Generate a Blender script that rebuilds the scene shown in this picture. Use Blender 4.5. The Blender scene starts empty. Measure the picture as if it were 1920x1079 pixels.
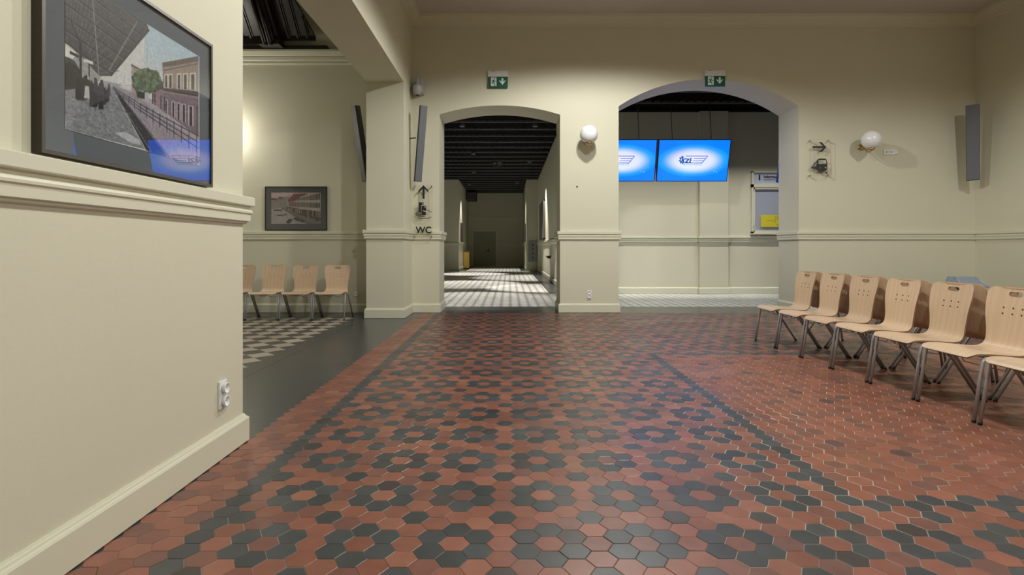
import bpy, bmesh, math, random
import numpy as np
from mathutils import Vector, Matrix, Euler
from mathutils.geometry import delaunay_2d_cdt

random.seed(7)
rng = np.random.default_rng(11)
SC = bpy.context.scene
COL = SC.collection
PI = math.pi
def R(d): return math.radians(d)

# ------------------------------------------------------------------ camera
F_PX, VPX, VPY, CAM_H = 1050.0, 955.0, 466.0, 1.15
cam_d = bpy.data.cameras.new('camera')
cam_d.sensor_width = 36.0
cam_d.lens = 36.0 * F_PX / 1920.0
cam_d.shift_x = (960.0 - VPX) / 1920.0
cam_d.shift_y = -(539.5 - VPY) / 1920.0
cam_d.clip_start = 0.05
cam = bpy.data.objects.new('camera', cam_d)
COL.objects.link(cam)
cam.location = (0, 0, CAM_H)
cam.rotation_euler = (R(90), 0, 0)
SC.camera = cam

# ------------------------------------------------------------------ view + world
SC.view_settings.view_transform = 'Standard'
SC.view_settings.look = 'None'
SC.view_settings.gamma = 1.0
SC.view_settings.use_curve_mapping = False
SC.view_settings.exposure = 0.0
SC.cycles.max_bounces = 8
SC.cycles.diffuse_bounces = 5
SC.cycles.glossy_bounces = 4
SC.cycles.transparent_max_bounces = 12
SC.cycles.caustics_reflective = False
SC.cycles.caustics_refractive = False
SC.cycles.sample_clamp_indirect = 6.0
w = bpy.data.worlds.new('world'); SC.world = w
w.use_nodes = True
w.node_tree.nodes['Background'].inputs[0].default_value = (0.5, 0.5, 0.5, 1)
w.node_tree.nodes['Background'].inputs[1].default_value = 0.02

# ------------------------------------------------------------------ lights
def area(name, loc, power, size, color=(1, 0.97, 0.9), rot=(0, 0, 0), spread=180):
    d = bpy.data.lights.new(name, 'AREA'); d.shape = 'DISK'; d.size = size
    d.energy = power; d.color = color; d.spread = R(spread)
    o = bpy.data.objects.new(name, d); COL.objects.link(o)
    o.location = loc; o.rotation_euler = rot
    return o
def spot(name, loc, target, power, angle, blend=0.4, color=(1, 0.97, 0.92), size=0.05):
    d = bpy.data.lights.new(name, 'SPOT'); d.energy = power; d.spot_size = R(angle)
    d.spot_blend = blend; d.color = color; d.shadow_soft_size = size
    o = bpy.data.objects.new(name, d); COL.objects.link(o)
    o.location = loc
    o.rotation_euler = (Vector(target) - Vector(loc)).to_track_quat('-Z', 'Y').to_euler()
    return o
WARM = (1.0, 0.98, 0.92)
for nm, loc, p, an in (('hall_lamp', (1.4, 7.3, 4.80), 262, 166), ('hall_lamp', (6.7, 5.2, 4.80), 140, 166),
                   ('hall_lamp', (1.4, 4.6, 4.80), 200, 166), ('hall_lamp', (1.6, 0.8, 4.80), 235, 166),
                   ('hall_lamp', (6.3, -0.5, 4.80), 200, 166)):
    spot(nm, loc, (loc[0], loc[1], 0), p * 1.5, an, 0.30, WARM, 0.10)
# corridor spotlights (their fittings are built with the corridor)
CORR_SPOTS = [((-1.32, 15.6), (-0.8, 13.0), 560, 44), ((0.72, 15.6), (1.0, 16.3), 700, 46),
              ((-1.3, 20.2), (-1.4, 18.3), 800, 46), ((0.80, 22.2), (0.95, 22.1), 600, 64),
              ((-1.6, 25.2), (-1.7, 25.2), 800, 44), ((0.40, 29.6), (0.2, 29.6), 300, 62),
              ((-2.15, 30.0), (-1.9, 29.6), 260, 62)]
for (a, b, p, an) in CORR_SPOTS:
    spot('corridor_spot', (a[0], a[1], 4.52), (b[0], b[1], 0), p * 2.1, an, 0.45, (1.0, 0.93, 0.82))
wl = area('side_hall_wall_fill', (4.3, 13.25, 4.45), 36, 6.0, (1.0, 0.96, 0.88), spread=50)  # added fill strip without a fitting, brightens the side hall's back wall
wl.data.shape = 'RECTANGLE'; wl.data.size_y = 0.06
wl.rotation_euler = (Vector((4.3, 14.2, 0.4)) - Vector((4.3, 13.25, 4.45))).to_track_quat('-Z', 'Y').to_euler()
spot('side_hall_fill', (3.6, 11.5, 4.5), (3.6, 11.7, 0), 120, 90, 0.6)  # extra fill added for the side hall, no fitting here
spot('left_room_fill', (-4.4, 5.6, 5.6), (-4.3, 8.2, 0), 10, 120, 0.6)  # both left room spots are added fill, no lamps hang there
spot('left_room_fill', (-4.4, 2.0, 5.6), (-4.2, 4.0, 0), 55, 120, 0.6)

# ------------------------------------------------------------------ materials
def srgb(r, g, b):
    f = lambda c: (c / 255 / 12.92) if c / 255 <= 0.04045 else ((c / 255 + 0.055) / 1.055) ** 2.4
    return (f(r), f(g), f(b), 1.0)
class NT:
    def __init__(s, name):
        s.m = bpy.data.materials.new(name); s.m.use_nodes = True
        s.t = s.m.node_tree; s.n = s.t.nodes; s.l = s.t.links
        s.b = s.n['Principled BSDF']; s.out = s.n['Material Output']
    def node(s, typ, **kw):
        x = s.n.new(typ)
        for k, v in kw.items():
            if k.startswith('i_'):
                key = k[2:]
                x.inputs[int(key) if key.isdigit() else key.replace('_', ' ')].default_value = v
            else: setattr(x, k, v)
        return x
    def link(s, a, b): s.l.new(a, b)
def mat(name, col, rough=0.5, metal=0.0, spec=0.5, noise=0.0, nscale=8.0, bump=0.0, bscale=200.0, coat=0.0, nstretch=None):
    N = NT(name)
    b = N.b
    b.inputs['Base Color'].default_value = col
    b.inputs['Roughness'].default_value = rough
    b.inputs['Metallic'].default_value = metal
    b.inputs['Specular IOR Level'].default_value = spec
    b.inputs['Coat Weight'].default_value = coat
    tc = N.node('ShaderNodeTexCoord')
    src = tc.outputs['Object']
    if nstretch:
        mp = N.node('ShaderNodeMapping'); mp.inputs['Scale'].default_value = nstretch
        N.link(src, mp.inputs['Vector']); src = mp.outputs['Vector']
    if noise:
        nz = N.node('ShaderNodeTexNoise', i_Scale=nscale, i_Detail=4.0)
        N.link(src, nz.inputs['Vector'])
        mr = N.node('ShaderNodeMapRange'); mr.inputs['To Min'].default_value = 1 - noise; mr.inputs['To Max'].default_value = 1 + noise
        N.link(nz.outputs['Fac'], mr.inputs['Value'])
        mx = N.node('ShaderNodeVectorMath', operation='SCALE')
        mx.inputs[0].default_value = col[:3]
        N.link(mr.outputs['Result'], mx.inputs['Scale'])
        N.link(mx.outputs['Vector'], b.inputs['Base Color'])
    if bump:
        n2 = N.node('ShaderNodeTexNoise', i_Scale=bscale, i_Detail=3.0)
        N.link(src, n2.inputs['Vector'])
        bp = N.node('ShaderNodeBump'); bp.inputs['Strength'].default_value = bump; bp.inputs['Distance'].default_value = 0.002
        N.link(n2.outputs['Fac'], bp.inputs['Height'])
        N.link(bp.outputs['Normal'], b.inputs['Normal'])
    return N.m
def emit(name, col, strength):
    N = NT(name)
    N.b.inputs['Base Color'].default_value = (0.01, 0.01, 0.01, 1)
    N.b.inputs['Emission Color'].default_value = col
    N.b.inputs['Emission Strength'].default_value = strength
    return N.m
def glass_pane(name, tint=(1, 1, 1, 1), ior=1.5, rough=0.0):
    N = NT(name)
    N.n.remove(N.b)
    tr = N.node('ShaderNodeBsdfTransparent'); tr.inputs['Color'].default_value = tint
    gl = N.node('ShaderNodeBsdfGlossy'); gl.inputs['Roughness'].default_value = rough
    gl.inputs['Color'].default_value = (1, 1, 1, 1)
    fr = N.node('ShaderNodeFresnel'); fr.inputs['IOR'].default_value = ior
    mx = N.node('ShaderNodeMixShader')
    gm = N.node('ShaderNodeNewGeometry'); iv = N.node('ShaderNodeMath', operation='SUBTRACT'); iv.inputs[0].default_value = 1.0
    N.link(gm.outputs['Backfacing'], iv.inputs[1])
    fm = N.node('ShaderNodeMath', operation='MULTIPLY'); N.link(fr.outputs[0], fm.inputs[0]); N.link(iv.outputs[0], fm.inputs[1])
    N.link(fm.outputs[0], mx.inputs[0]); N.link(tr.outputs[0], mx.inputs[1]); N.link(gl.outputs[0], mx.inputs[2])
    N.link(mx.outputs[0], N.out.inputs['Surface'])
    return N.m
def attr_mat(name, rough=0.4, gain=1.0, spec=0.5):
    N = NT(name)
    a = N.node('ShaderNodeVertexColor'); a.layer_name = 'Col'
    if gain != 1.0:
        s = N.node('ShaderNodeVectorMath', operation='SCALE'); s.inputs['Scale'].default_value = gain
        N.link(a.outputs['Color'], s.inputs[0]); N.link(s.outputs[0], N.b.inputs['Base Color'])
    else:
        N.link(a.outputs['Color'], N.b.inputs['Base Color'])
    N.b.inputs['Roughness'].default_value = rough
    N.b.inputs['Specular IOR Level'].default_value = spec
    return N.m

M = {}
M['wall'] = mat('cream_wall_paint', (0.632, 0.617, 0.490, 1), 0.62, spec=0.3, noise=0.025, nscale=1.6, bump=0.25, bscale=260)
M['trim'] = mat('cream_trim_paint', (0.655, 0.648, 0.52, 1), 0.45, spec=0.4, noise=0.015, nscale=5, bump=0.08, bscale=90)
M['ceiling'] = mat('white_ceiling_plaster', (0.62, 0.58, 0.55, 1), 0.8, spec=0.2, noise=0.03, nscale=2, bump=0.15, bscale=120)
M['slab'] = mat('dark_stone_slab', (0.054, 0.059, 0.060, 1), 0.27, noise=0.25, nscale=3.0, bump=0.12, bscale=18)
M['concrete'] = mat('grey_concrete', (0.22, 0.21, 0.19, 1), 0.8, noise=0.1)
M['black_ceiling'] = mat('matt_black_ceiling', (0.005, 0.005, 0.005, 1), 0.9, spec=0.05, noise=0.2, nscale=5)
M['rail'] = mat('grey_ceiling_rail', (0.11, 0.11, 0.11, 1), 0.6, noise=0.1)
M['darkwood'] = mat('dark_stained_timber', (0.020, 0.014, 0.012, 1), 0.30, spec=0.5, noise=0.4, nscale=5, nstretch=(12, 1, 1), bump=0.2, bscale=30)
M['steel'] = mat('grey_satin_steel', (0.36, 0.37, 0.385, 1), 0.42, metal=0.35, noise=0.05, nscale=20)
M['wire'] = mat('bright_steel_wire', (0.30, 0.30, 0.32, 1), 0.3, metal=0.9, noise=0.05, nscale=20)
M['black'] = mat('black_plastic', (0.012, 0.012, 0.012, 1), 0.45, noise=0.05)
M['black_vinyl'] = mat('black_sign_vinyl', (0.012, 0.013, 0.014, 1), 0.45, noise=0.05)
M['brass'] = mat('aged_brass', (0.55, 0.40, 0.17, 1), 0.28, metal=0.95, noise=0.08, nscale=30)
M['opal'] = mat('white_opal_glass', (0.80, 0.82, 0.86, 1), 0.12, spec=0.6, noise=0.01)
M['opal_lit'] = emit('lit_opal_glass', (1.0, 0.94, 0.84, 1), 25.0)
M['grey_cab'] = mat('grey_powder_coat', (0.125, 0.135, 0.155, 1), 0.5, noise=0.04, nscale=40, bump=0.1, bscale=500)
M['grey_dark'] = mat('dark_grey_plastic', (0.03, 0.03, 0.03, 1), 0.5, noise=0.05)
M['grey_light'] = mat('light_grey_plastic', (0.42, 0.43, 0.45, 1), 0.35, noise=0.03)
M['white_pl'] = mat('white_plastic', (0.75, 0.77, 0.78, 1), 0.35, noise=0.02)
M['chrome'] = mat('polished_steel', (0.55, 0.53, 0.5, 1), 0.2, metal=1.0, noise=0.03)
M['green'] = mat('green_sign_face', (0.003, 0.105, 0.065, 1), 0.35, noise=0.03)
M['signwhite'] = mat('white_sign_print', (0.72, 0.80, 0.80, 1), 0.4, noise=0.02)
M['signgreen_dull'] = mat('unlit_sign_face', (0.02, 0.035, 0.03, 1), 0.5, noise=0.03)
M['signwhite_dull'] = mat('unlit_sign_print', (0.22, 0.24, 0.23, 1), 0.5, noise=0.03)
M['frame_wood'] = mat('dark_brown_frame_wood', (0.030, 0.022, 0.014, 1), 0.35, noise=0.25, nscale=6, nstretch=(1, 1, 14))
M['frame_face'] = mat('grey_brown_frame_face', (0.085, 0.078, 0.065, 1), 0.4, noise=0.1, nscale=12)
M['mat_grey'] = mat('slate_grey_mount_board', (0.115, 0.135, 0.155, 1), 0.7, spec=0.3, noise=0.03, nscale=40)
M['glass'] = glass_pane('picture_glass', ior=2.1)
M['acrylic'] = glass_pane('clear_acrylic', tint=(0.985, 0.985, 0.975, 1), ior=1.3)
M['acrylic_edge'] = mat('cut_acrylic_edge', (0.30, 0.29, 0.24, 1), 0.3, noise=0.03)
M['bezel'] = mat('black_screen_bezel', (0.010, 0.012, 0.02, 1), 0.3, noise=0.03)
M['blue_grey'] = mat('blue_grey_lid_plastic', (0.27, 0.33, 0.42, 1), 0.38, noise=0.03)
M['yellow_paper'] = mat('yellow_notice_paper', (0.62, 0.55, 0.03, 1), 0.7, noise=0.05)
M['yellow_line'] = mat('dark_notice_print', (0.22, 0.20, 0.02, 1), 0.7, noise=0.05)
M['board_white'] = mat('bluish_white_board', (0.50, 0.54, 0.68, 1), 0.35, noise=0.02)
M['ochre'] = mat('ochre_painted_metal', (0.42, 0.27, 0.05, 1), 0.5, noise=0.08)
M['door'] = mat('olive_cream_door_paint', (0.34, 0.33, 0.24, 1), 0.5, noise=0.04)
M['panel_grey'] = mat('grey_board_panel', (0.30, 0.30, 0.31, 1), 0.4, noise=0.05)
M['panel_dark'] = mat('dark_board_panel', (0.09, 0.075, 0.065, 1), 0.5, noise=0.1)
M['tile'] = None

def wood_mat():
    N = NT('pale_beech_plywood')
    uv = N.node('ShaderNodeUVMap'); uv.uv_map = 'UVMap'
    oi = N.node('ShaderNodeObjectInfo')
    ad = N.node('ShaderNodeVectorMath', operation='ADD')
    cm = N.node('ShaderNodeCombineXYZ')
    ml = N.node('ShaderNodeMath', operation='MULTIPLY'); ml.inputs[1].default_value = 13.0
    N.link(oi.outputs['Random'], ml.inputs[0]); N.link(ml.outputs[0], cm.inputs[0]); N.link(ml.outputs[0], cm.inputs[1])
    N.link(uv.outputs[0], ad.inputs[0]); N.link(cm.outputs[0], ad.inputs[1])
    mp = N.node('ShaderNodeMapping'); mp.inputs['Scale'].default_value = (5.0, 0.6, 1)
    N.link(ad.outputs[0], mp.inputs['Vector'])
    wv = N.node('ShaderNodeTexWave', i_Scale=1.1, i_Distortion=7.0, i_Detail=2.0)
    wv.inputs['Detail Scale'].default_value = 1.2
    N.link(mp.outputs[0], wv.inputs['Vector'])
    mp2 = N.node('ShaderNodeMapping'); mp2.inputs['Scale'].default_value = (130, 5, 1)
    N.link(ad.outputs[0], mp2.inputs['Vector'])
    nz = N.node('ShaderNodeTexNoise', i_Scale=1.0, i_Detail=3.0); N.link(mp2.outputs[0], nz.inputs['Vector'])
    mx = N.node('ShaderNodeMix', data_type='RGBA')
    mx.inputs['A'].default_value = (0.595, 0.438, 0.298, 1); mx.inputs['B'].default_value = (0.635, 0.475, 0.330, 1)
    N.link(wv.outputs['Fac'], mx.inputs['Factor'])
    m2 = N.node('ShaderNodeMix', data_type='RGBA', blend_type='MULTIPLY'); m2.inputs['Factor'].default_value = 0.15
    N.link(mx.outputs['Result'], m2.inputs['A']); N.link(nz.outputs['Fac'], m2.inputs['B'])
    # each chair's veneer differs a little
    hs = N.node('ShaderNodeHueSaturation')
    mr = N.node('ShaderNodeMapRange'); mr.inputs['To Min'].default_value = 0.94; mr.inputs['To Max'].default_value = 1.10
    N.link(oi.outputs['Random'], mr.inputs['Value']); N.link(mr.outputs[0], hs.inputs['Value'])
    N.link(m2.outputs['Result'], hs.inputs['Color'])
    N.link(hs.outputs[0], N.b.inputs['Base Color'])
    N.b.inputs['Roughness'].default_value = 0.38
    return N.m
M['beech'] = wood_mat()
M['beech_edge'] = mat('plywood_edge', (0.36, 0.22, 0.12, 1), 0.55, noise=0.2, nscale=60)

def hex_mat():
    N = NT('unglazed_hexagon_tiles')
    a = N.node('ShaderNodeVertexColor'); a.layer_name = 'Col'
    g = N.node('ShaderNodeNewGeometry')
    nz = N.node('ShaderNodeTexNoise', i_Scale=14.0, i_Detail=5.0); N.link(g.outputs['Position'], nz.inputs['Vector'])
    mr = N.node('ShaderNodeMapRange'); mr.inputs['To Min'].default_value = 0.74; mr.inputs['To Max'].default_value = 1.26
    N.link(nz.outputs['Fac'], mr.inputs['Value'])
    s = N.node('ShaderNodeVectorMath', operation='SCALE'); N.link(a.outputs['Color'], s.inputs[0]); N.link(mr.outputs[0], s.inputs['Scale'])
    N.link(s.outputs[0], N.b.inputs['Base Color'])
    n2 = N.node('ShaderNodeTexNoise', i_Scale=2.2, i_Detail=3.0); N.link(g.outputs['Position'], n2.inputs['Vector'])
    r2 = N.node('ShaderNodeMapRange'); r2.inputs['From Min'].default_value = 0.3; r2.inputs['From Max'].default_value = 0.7
    r2.inputs['To Min'].default_value = 0.29; r2.inputs['To Max'].default_value = 0.45
    N.link(n2.outputs['Fac'], r2.inputs['Value']); N.link(r2.outputs[0], N.b.inputs['Roughness'])
    n3 = N.node('ShaderNodeTexNoise', i_Scale=60.0, i_Detail=3.0); N.link(g.outputs['Position'], n3.inputs['Vector'])
    bp = N.node('ShaderNodeBump'); bp.inputs['Strength'].default_value = 0.12; bp.inputs['Distance'].default_value = 0.002
    N.link(n3.outputs['Fac'], bp.inputs['Height']); N.link(bp.outputs[0], N.b.inputs['Normal'])
    return N.m
M['hex'] = hex_mat()
def grout_mat():
    N = NT('tile_grout')
    g = N.node('ShaderNodeNewGeometry')
    nz = N.node('ShaderNodeTexNoise', i_Scale=1.1, i_Detail=4.0); N.link(g.outputs['Position'], nz.inputs['Vector'])
    # paler, newer grout in the worn patch around (2, 3.8)
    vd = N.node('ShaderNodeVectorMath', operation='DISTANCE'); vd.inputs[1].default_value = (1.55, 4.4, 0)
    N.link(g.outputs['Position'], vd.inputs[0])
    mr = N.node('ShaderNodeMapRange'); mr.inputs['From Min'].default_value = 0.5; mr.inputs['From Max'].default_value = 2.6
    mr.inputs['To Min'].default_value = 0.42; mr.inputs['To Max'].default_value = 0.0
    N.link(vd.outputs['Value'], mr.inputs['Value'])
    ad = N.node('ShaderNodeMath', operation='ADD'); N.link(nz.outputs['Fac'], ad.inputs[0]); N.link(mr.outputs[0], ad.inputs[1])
    rp = N.node('ShaderNodeValToRGB')
    rp.color_ramp.elements[0].position = 0.42; rp.color_ramp.elements[0].color = (0.10, 0.065, 0.05, 1)
    rp.color_ramp.elements[1].position = 0.72; rp.color_ramp.elements[1].color = (0.46, 0.42, 0.34, 1)
    N.link(ad.outputs[0], rp.inputs[0]); N.link(rp.outputs[0], N.b.inputs['Base Color'])
    N.b.inputs['Roughness'].default_value = 0.8
    return N.m
M['grout'] = grout_mat()

def pattern_floor(name, D, x0, y0, half, c_in, c_out, rough=0.35, border=None, spots=None):
    """diamonds of half-diagonal `half`*D on a D lattice through (x0, y0)"""
    N = NT(name)
    g = N.node('ShaderNodeNewGeometry'); sp = N.node('ShaderNodeSeparateXYZ'); N.link(g.outputs['Position'], sp.inputs[0])
    def m(op, a, b=None):
        x = N.node('ShaderNodeMath', operation=op)
        for i, v in enumerate((a, b)):
            if v is None: continue
            if isinstance(v, (int, float)): x.inputs[i].default_value = v
            else: N.link(v, x.inputs[i])
        return x.outputs[0]
    def cell(o, off):
        u = m('DIVIDE', m('SUBTRACT', o, off), D)
        return m('ABSOLUTE', m('SUBTRACT', m('FRACT', m('ADD', u, 100.5)), 0.5)), m('FLOOR', m('ADD', u, 100.5))
    ax, fx = cell(sp.outputs['X'], x0); ay, fy = cell(sp.outputs['Y'], y0)
    s = m('ADD', ax, ay)
    inside = m('LESS_THAN', s, half)
    edge = m('LESS_THAN', m('ABSOLUTE', m('SUBTRACT', s, half)), 0.012)
    # tone of each tile
    cb = N.node('ShaderNodeCombineXYZ'); N.link(fx, cb.inputs[0]); N.link(fy, cb.inputs[1]); N.link(inside, cb.inputs[2])
    wn = N.node('ShaderNodeTexWhiteNoise', noise_dimensions='3D'); N.link(cb.outputs[0], wn.inputs['Vector'])
    mr = N.node('ShaderNodeMapRange'); mr.inputs['To Min'].default_value = 0.85; mr.inputs['To Max'].default_value = 1.12
    N.link(wn.outputs['Value'], mr.inputs['Value'])
    mx = N.node('ShaderNodeMix', data_type='RGBA'); mx.inputs['A'].default_value = c_out; mx.inputs['B'].default_value = c_in
    N.link(inside, mx.inputs['Factor'])
    m2 = N.node('ShaderNodeMix', data_type='RGBA'); m2.inputs['B'].default_value = (0.12, 0.11, 0.10, 1)
    N.link(mx.outputs['Result'], m2.inputs['A']); N.link(m('MULTIPLY', edge, 0.6), m2.inputs['Factor'])
    sc = N.node('ShaderNodeVectorMath', operation='SCALE'); N.link(m2.outputs['Result'], sc.inputs[0]); N.link(mr.outputs[0], sc.inputs['Scale'])
    N.link(sc.outputs[0], N.b.inputs['Base Color'])
    N.b.inputs['Roughness'].default_value = rough
    return N.m
M['checker'] = pattern_floor('diamond_checker_tiles', 0.31, -2.685, 6.04, 0.5, (0.42, 0.37, 0.29, 1), (0.060, 0.064, 0.060, 1), 0.4)
M['octagon'] = pattern_floor('white_octagon_tiles_dark_dots', 0.187, 0.02, 11.27, 0.27, (0.045, 0.045, 0.05, 1), (0.70, 0.71, 0.69, 1), 0.30)

# ------------------------------------------------------------------ mesh helpers
class MB:
    def __init__(s): s.v = []; s.f = []; s.mi = []; s.sm = []
    def add(s, vs, fs, mi=0, smooth=False):
        o = len(s.v); s.v += [tuple(p) for p in vs]
        for f in fs: s.f.append(tuple(i + o for i in f)); s.mi.append(mi); s.sm.append(smooth)
    def box(s, lo, hi, mi=0, M4=None):
        x0, y0, z0 = lo; x1, y1, z1 = hi
        vs = [Vector(p) for p in ((x0,y0,z0),(x1,y0,z0),(x1,y1,z0),(x0,y1,z0),(x0,y0,z1),(x1,y0,z1),(x1,y1,z1),(x0,y1,z1))]
        if M4 is not None: vs = [M4 @ v for v in vs]
        s.add(vs, [(0,3,2,1),(4,5,6,7),(0,1,5,4),(1,2,6,5),(2,3,7,6),(3,0,4,7)], mi)
    def rbox(s, lo, hi, b, mi=0, M4=None, seg=2):
        bm = bmesh.new()
        bmesh.ops.create_cube(bm, size=1)
        for v in bm.verts:
            v.co = Vector([lo[i] + (v.co[i] + 0.5) * (hi[i] - lo[i]) for i in range(3)])
        bmesh.ops.bevel(bm, geom=bm.edges[:], offset=b, segments=seg, affect='EDGES', profile=0.6)
        s.bm(bm, mi, M4); bm.free()
    def bm(s, bm, mi=0, M4=None, smooth=False):
        bm.verts.index_update()
        s.add([(M4 @ v.co if M4 is not None else v.co.copy()) for v in bm.verts], [[v.index for v in f.verts] for f in bm.faces], mi, smooth)
    def tube(s, pts, r, n=10, mi=0, cap=True):
        pts = [Vector(p) for p in pts]
        rs = r if isinstance(r, (list, tuple)) else [r] * len(pts)
        up = None; rings = []
        for i, p in enumerate(pts):
            d = (pts[min(i+1, len(pts)-1)] - pts[max(i-1, 0)]).normalized()
            if up is None:
                up = Vector((0,0,1)) if abs(d.z) < 0.9 else Vector((1,0,0))
            a = d.cross(up).normalized(); up = a.cross(d).normalized()
            rings.append([p + rs[i] * (math.cos(2*PI*k/n) * a + math.sin(2*PI*k/n) * up) for k in range(n)])
        vs = [v for r_ in rings for v in r_]
        fs = []
        for i in range(len(rings) - 1):
            for k in range(n):
                fs.append((i*n+k, i*n+(k+1) % n, (i+1)*n+(k+1) % n, (i+1)*n+k))
        s.add(vs, fs, mi, True)
        if cap:
            o = len(s.v) - len(vs)
            s.f.append(tuple(o + k for k in reversed(range(n)))); s.mi.append(mi); s.sm.append(False)
            s.f.append(tuple(o + (len(rings)-1)*n + k for k in range(n))); s.mi.append(mi); s.sm.append(False)
    def lathe(s, prof, n=32, mi=0, M4=None, smooth=True):
        vs = []; fs = []
        for (r, z) in prof:
            for k in range(n):
                v = Vector((r*math.cos(2*PI*k/n), r*math.sin(2*PI*k/n), z))
                vs.append(M4 @ v if M4 is not None else v)
        for i in range(len(prof)-1):
            for k in range(n):
                fs.append((i*n+k, i*n+(k+1) % n, (i+1)*n+(k+1) % n, (i+1)*n+k))
        s.add(vs, fs, mi, smooth)
        o = len(s.v) - len(vs)
        s.f.append(tuple(o+k for k in reversed(range(n)))); s.mi.append(mi); s.sm.append(False)
        s.f.append(tuple(o+(len(prof)-1)*n+k for k in range(n))); s.mi.append(mi); s.sm.append(False)
    def prism(s, poly, to3, t0, t1, mi=0):
        """poly: 2D outline; to3(u, v, t) -> 3D; from depth t0 to t1"""
        n = len(poly)
        vs = [to3(u, v, t0) for u, v in poly] + [to3(u, v, t1) for u, v in poly]
        fs = [tuple(range(n)), tuple(reversed(range(n, 2*n)))]
        for i in range(n):
            j = (i+1) % n
            fs.append((i, n+i, n+j, j))
        s.add(vs, fs, mi)
    def build(s, name, mats, parent=None, loc=None, recalc=True):
        me = bpy.data.meshes.new(name)
        me.from_pydata([tuple(v) for v in s.v], [], s.f)
        mats = mats if isinstance(mats, (list, tuple)) else [mats]
        for m_ in mats: me.materials.append(m_)
        me.polygons.foreach_set('material_index', s.mi)
        me.polygons.foreach_set('use_smooth', s.sm)
        me.update()
        if recalc:
            bm = bmesh.new(); bm.from_mesh(me)
            bmesh.ops.recalc_face_normals(bm, faces=bm.faces[:])
            bm.to_mesh(me); bm.free()
        o = bpy.data.objects.new(name, me); COL.objects.link(o)
        if parent is not None: o.parent = parent
        if loc is not None: o.location = loc
        return o
def tag(o, label=None, cat=None, group=None, kind=None):
    if label: o['label'] = label
    if cat: o['category'] = cat
    if group: o['group'] = group
    if kind: o['kind'] = kind
    return o
def thing(name, label, cat, loc=(0, 0, 0), rot=(0, 0, 0), group=None):
    o = bpy.data.objects.new(name, None); COL.objects.link(o)
    o.empty_display_size = 0.1
    o.location = loc; o.rotation_euler = rot
    return tag(o, label, cat, group)
def struct(o, label=None):
    o['kind'] = 'structure'
    if label: o['label'] = label
    return o
def kids(o): return [c for c in bpy.data.objects if c.parent == o]
def copy_tree(o, parent=None):
    c = o.copy(); COL.objects.link(c)
    if parent is not None:
        c.parent = parent
    for ch in kids(o): copy_tree(ch, c)
    return c
def circle(cx, cy, r, n=20, r2=None):
    r2 = r2 or r
    return [(cx + r*math.cos(2*PI*k/n), cy + r2*math.sin(2*PI*k/n)) for k in range(n)]
def pip(x, y, poly):
    c = False; j = len(poly) - 1
    for i in range(len(poly)):
        xi, yi = poly[i]; xj, yj = poly[j]
        if (yi > y) != (yj > y) and x < (xj - xi) * (y - yi) / (yj - yi) + xi: c = not c
        j = i
    return c
def tri_holes(outer, holes=(), extra=()):
    """triangulate an outline with holes -> verts2d, tris"""
    vs = []; es = []
    for lp in [outer] + list(holes):
        o = len(vs); n = len(lp)
        vs += [Vector(p) for p in lp]; es += [(o+i, o+(i+1) % n) for i in range(n)]
    vs += [Vector(p) for p in extra]
    r = delaunay_2d_cdt(vs, es, [], 0, 1e-7)
    V, F = r[0], r[2]
    out = []
    for f in F:
        cx = sum(V[i][0] for i in f) / len(f); cy = sum(V[i][1] for i in f) / len(f)
        if pip(cx, cy, outer) and not any(pip(cx, cy, h) for h in holes): out.append(list(f))
    return [(v[0], v[1]) for v in V], out
def plate_holes(mb, outer, holes, to3, t0, t1, mi=0):
    V, F = tri_holes(outer, holes)
    n = len(V)
    vs = [to3(u, v, t0) for u, v in V] + [to3(u, v, t1) for u, v in V]
    fs = [tuple(f) for f in F] + [tuple(n+i for i in reversed(f)) for f in F]
    cnt = {}
    for f in F:
        for i in range(len(f)):
            e = (f[i], f[(i+1) % len(f)]); k = tuple(sorted(e)); cnt.setdefault(k, []).append(e)
    for k, l in cnt.items():
        if len(l) == 1:
            a, b = l[0]; fs.append((b, a, n+a, n+b))
    mb.add(vs, fs, mi)
def stroke(mb, pts, wd, to3, t0, t1, mi=0):
    for (a, b) in zip(pts[:-1], pts[1:]):
        d = Vector((b[0]-a[0], b[1]-a[1])); L = d.length
        if L < 1e-9: continue
        d /= L; n = Vector((-d.y, d.x)) * wd / 2; e = d * wd * 0.35
        q = [(a[0]-e.x+n.x, a[1]-e.y+n.y), (b[0]+e.x+n.x, b[1]+e.y+n.y), (b[0]+e.x-n.x, b[1]+e.y-n.y), (a[0]-e.x-n.x, a[1]-e.y-n.y)]
        mb.prism(q, to3, t0, t1, mi)
def text(name, body, size, mt, parent, loc, rot=(PI/2, 0, 0), extrude=0.0008, bold=0.0, align='CENTER', sx=1.0, shear=0.0):
    cu = bpy.data.curves.new(name, 'FONT'); cu.body = body; cu.size = size; cu.extrude = extrude
    cu.offset = bold; cu.align_x = align; cu.align_y = 'CENTER'; cu.shear = shear
    tmp = bpy.data.objects.new('tmp_text', cu); COL.objects.link(tmp)
    dg = bpy.context.evaluated_depsgraph_get(); dg.update()
    me = bpy.data.meshes.new_from_object(tmp.evaluated_get(dg))
    bpy.data.objects.remove(tmp); bpy.data.curves.remove(cu)
    me.name = name; me.materials.clear(); me.materials.append(mt)
    for p in me.polygons: p.material_index = 0
    o = bpy.data.objects.new(name, me); COL.objects.link(o)
    if parent is not None: o.parent = parent
    o.location = loc; o.rotation_euler = rot; o.scale = (sx, 1, 1)
    return o
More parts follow.
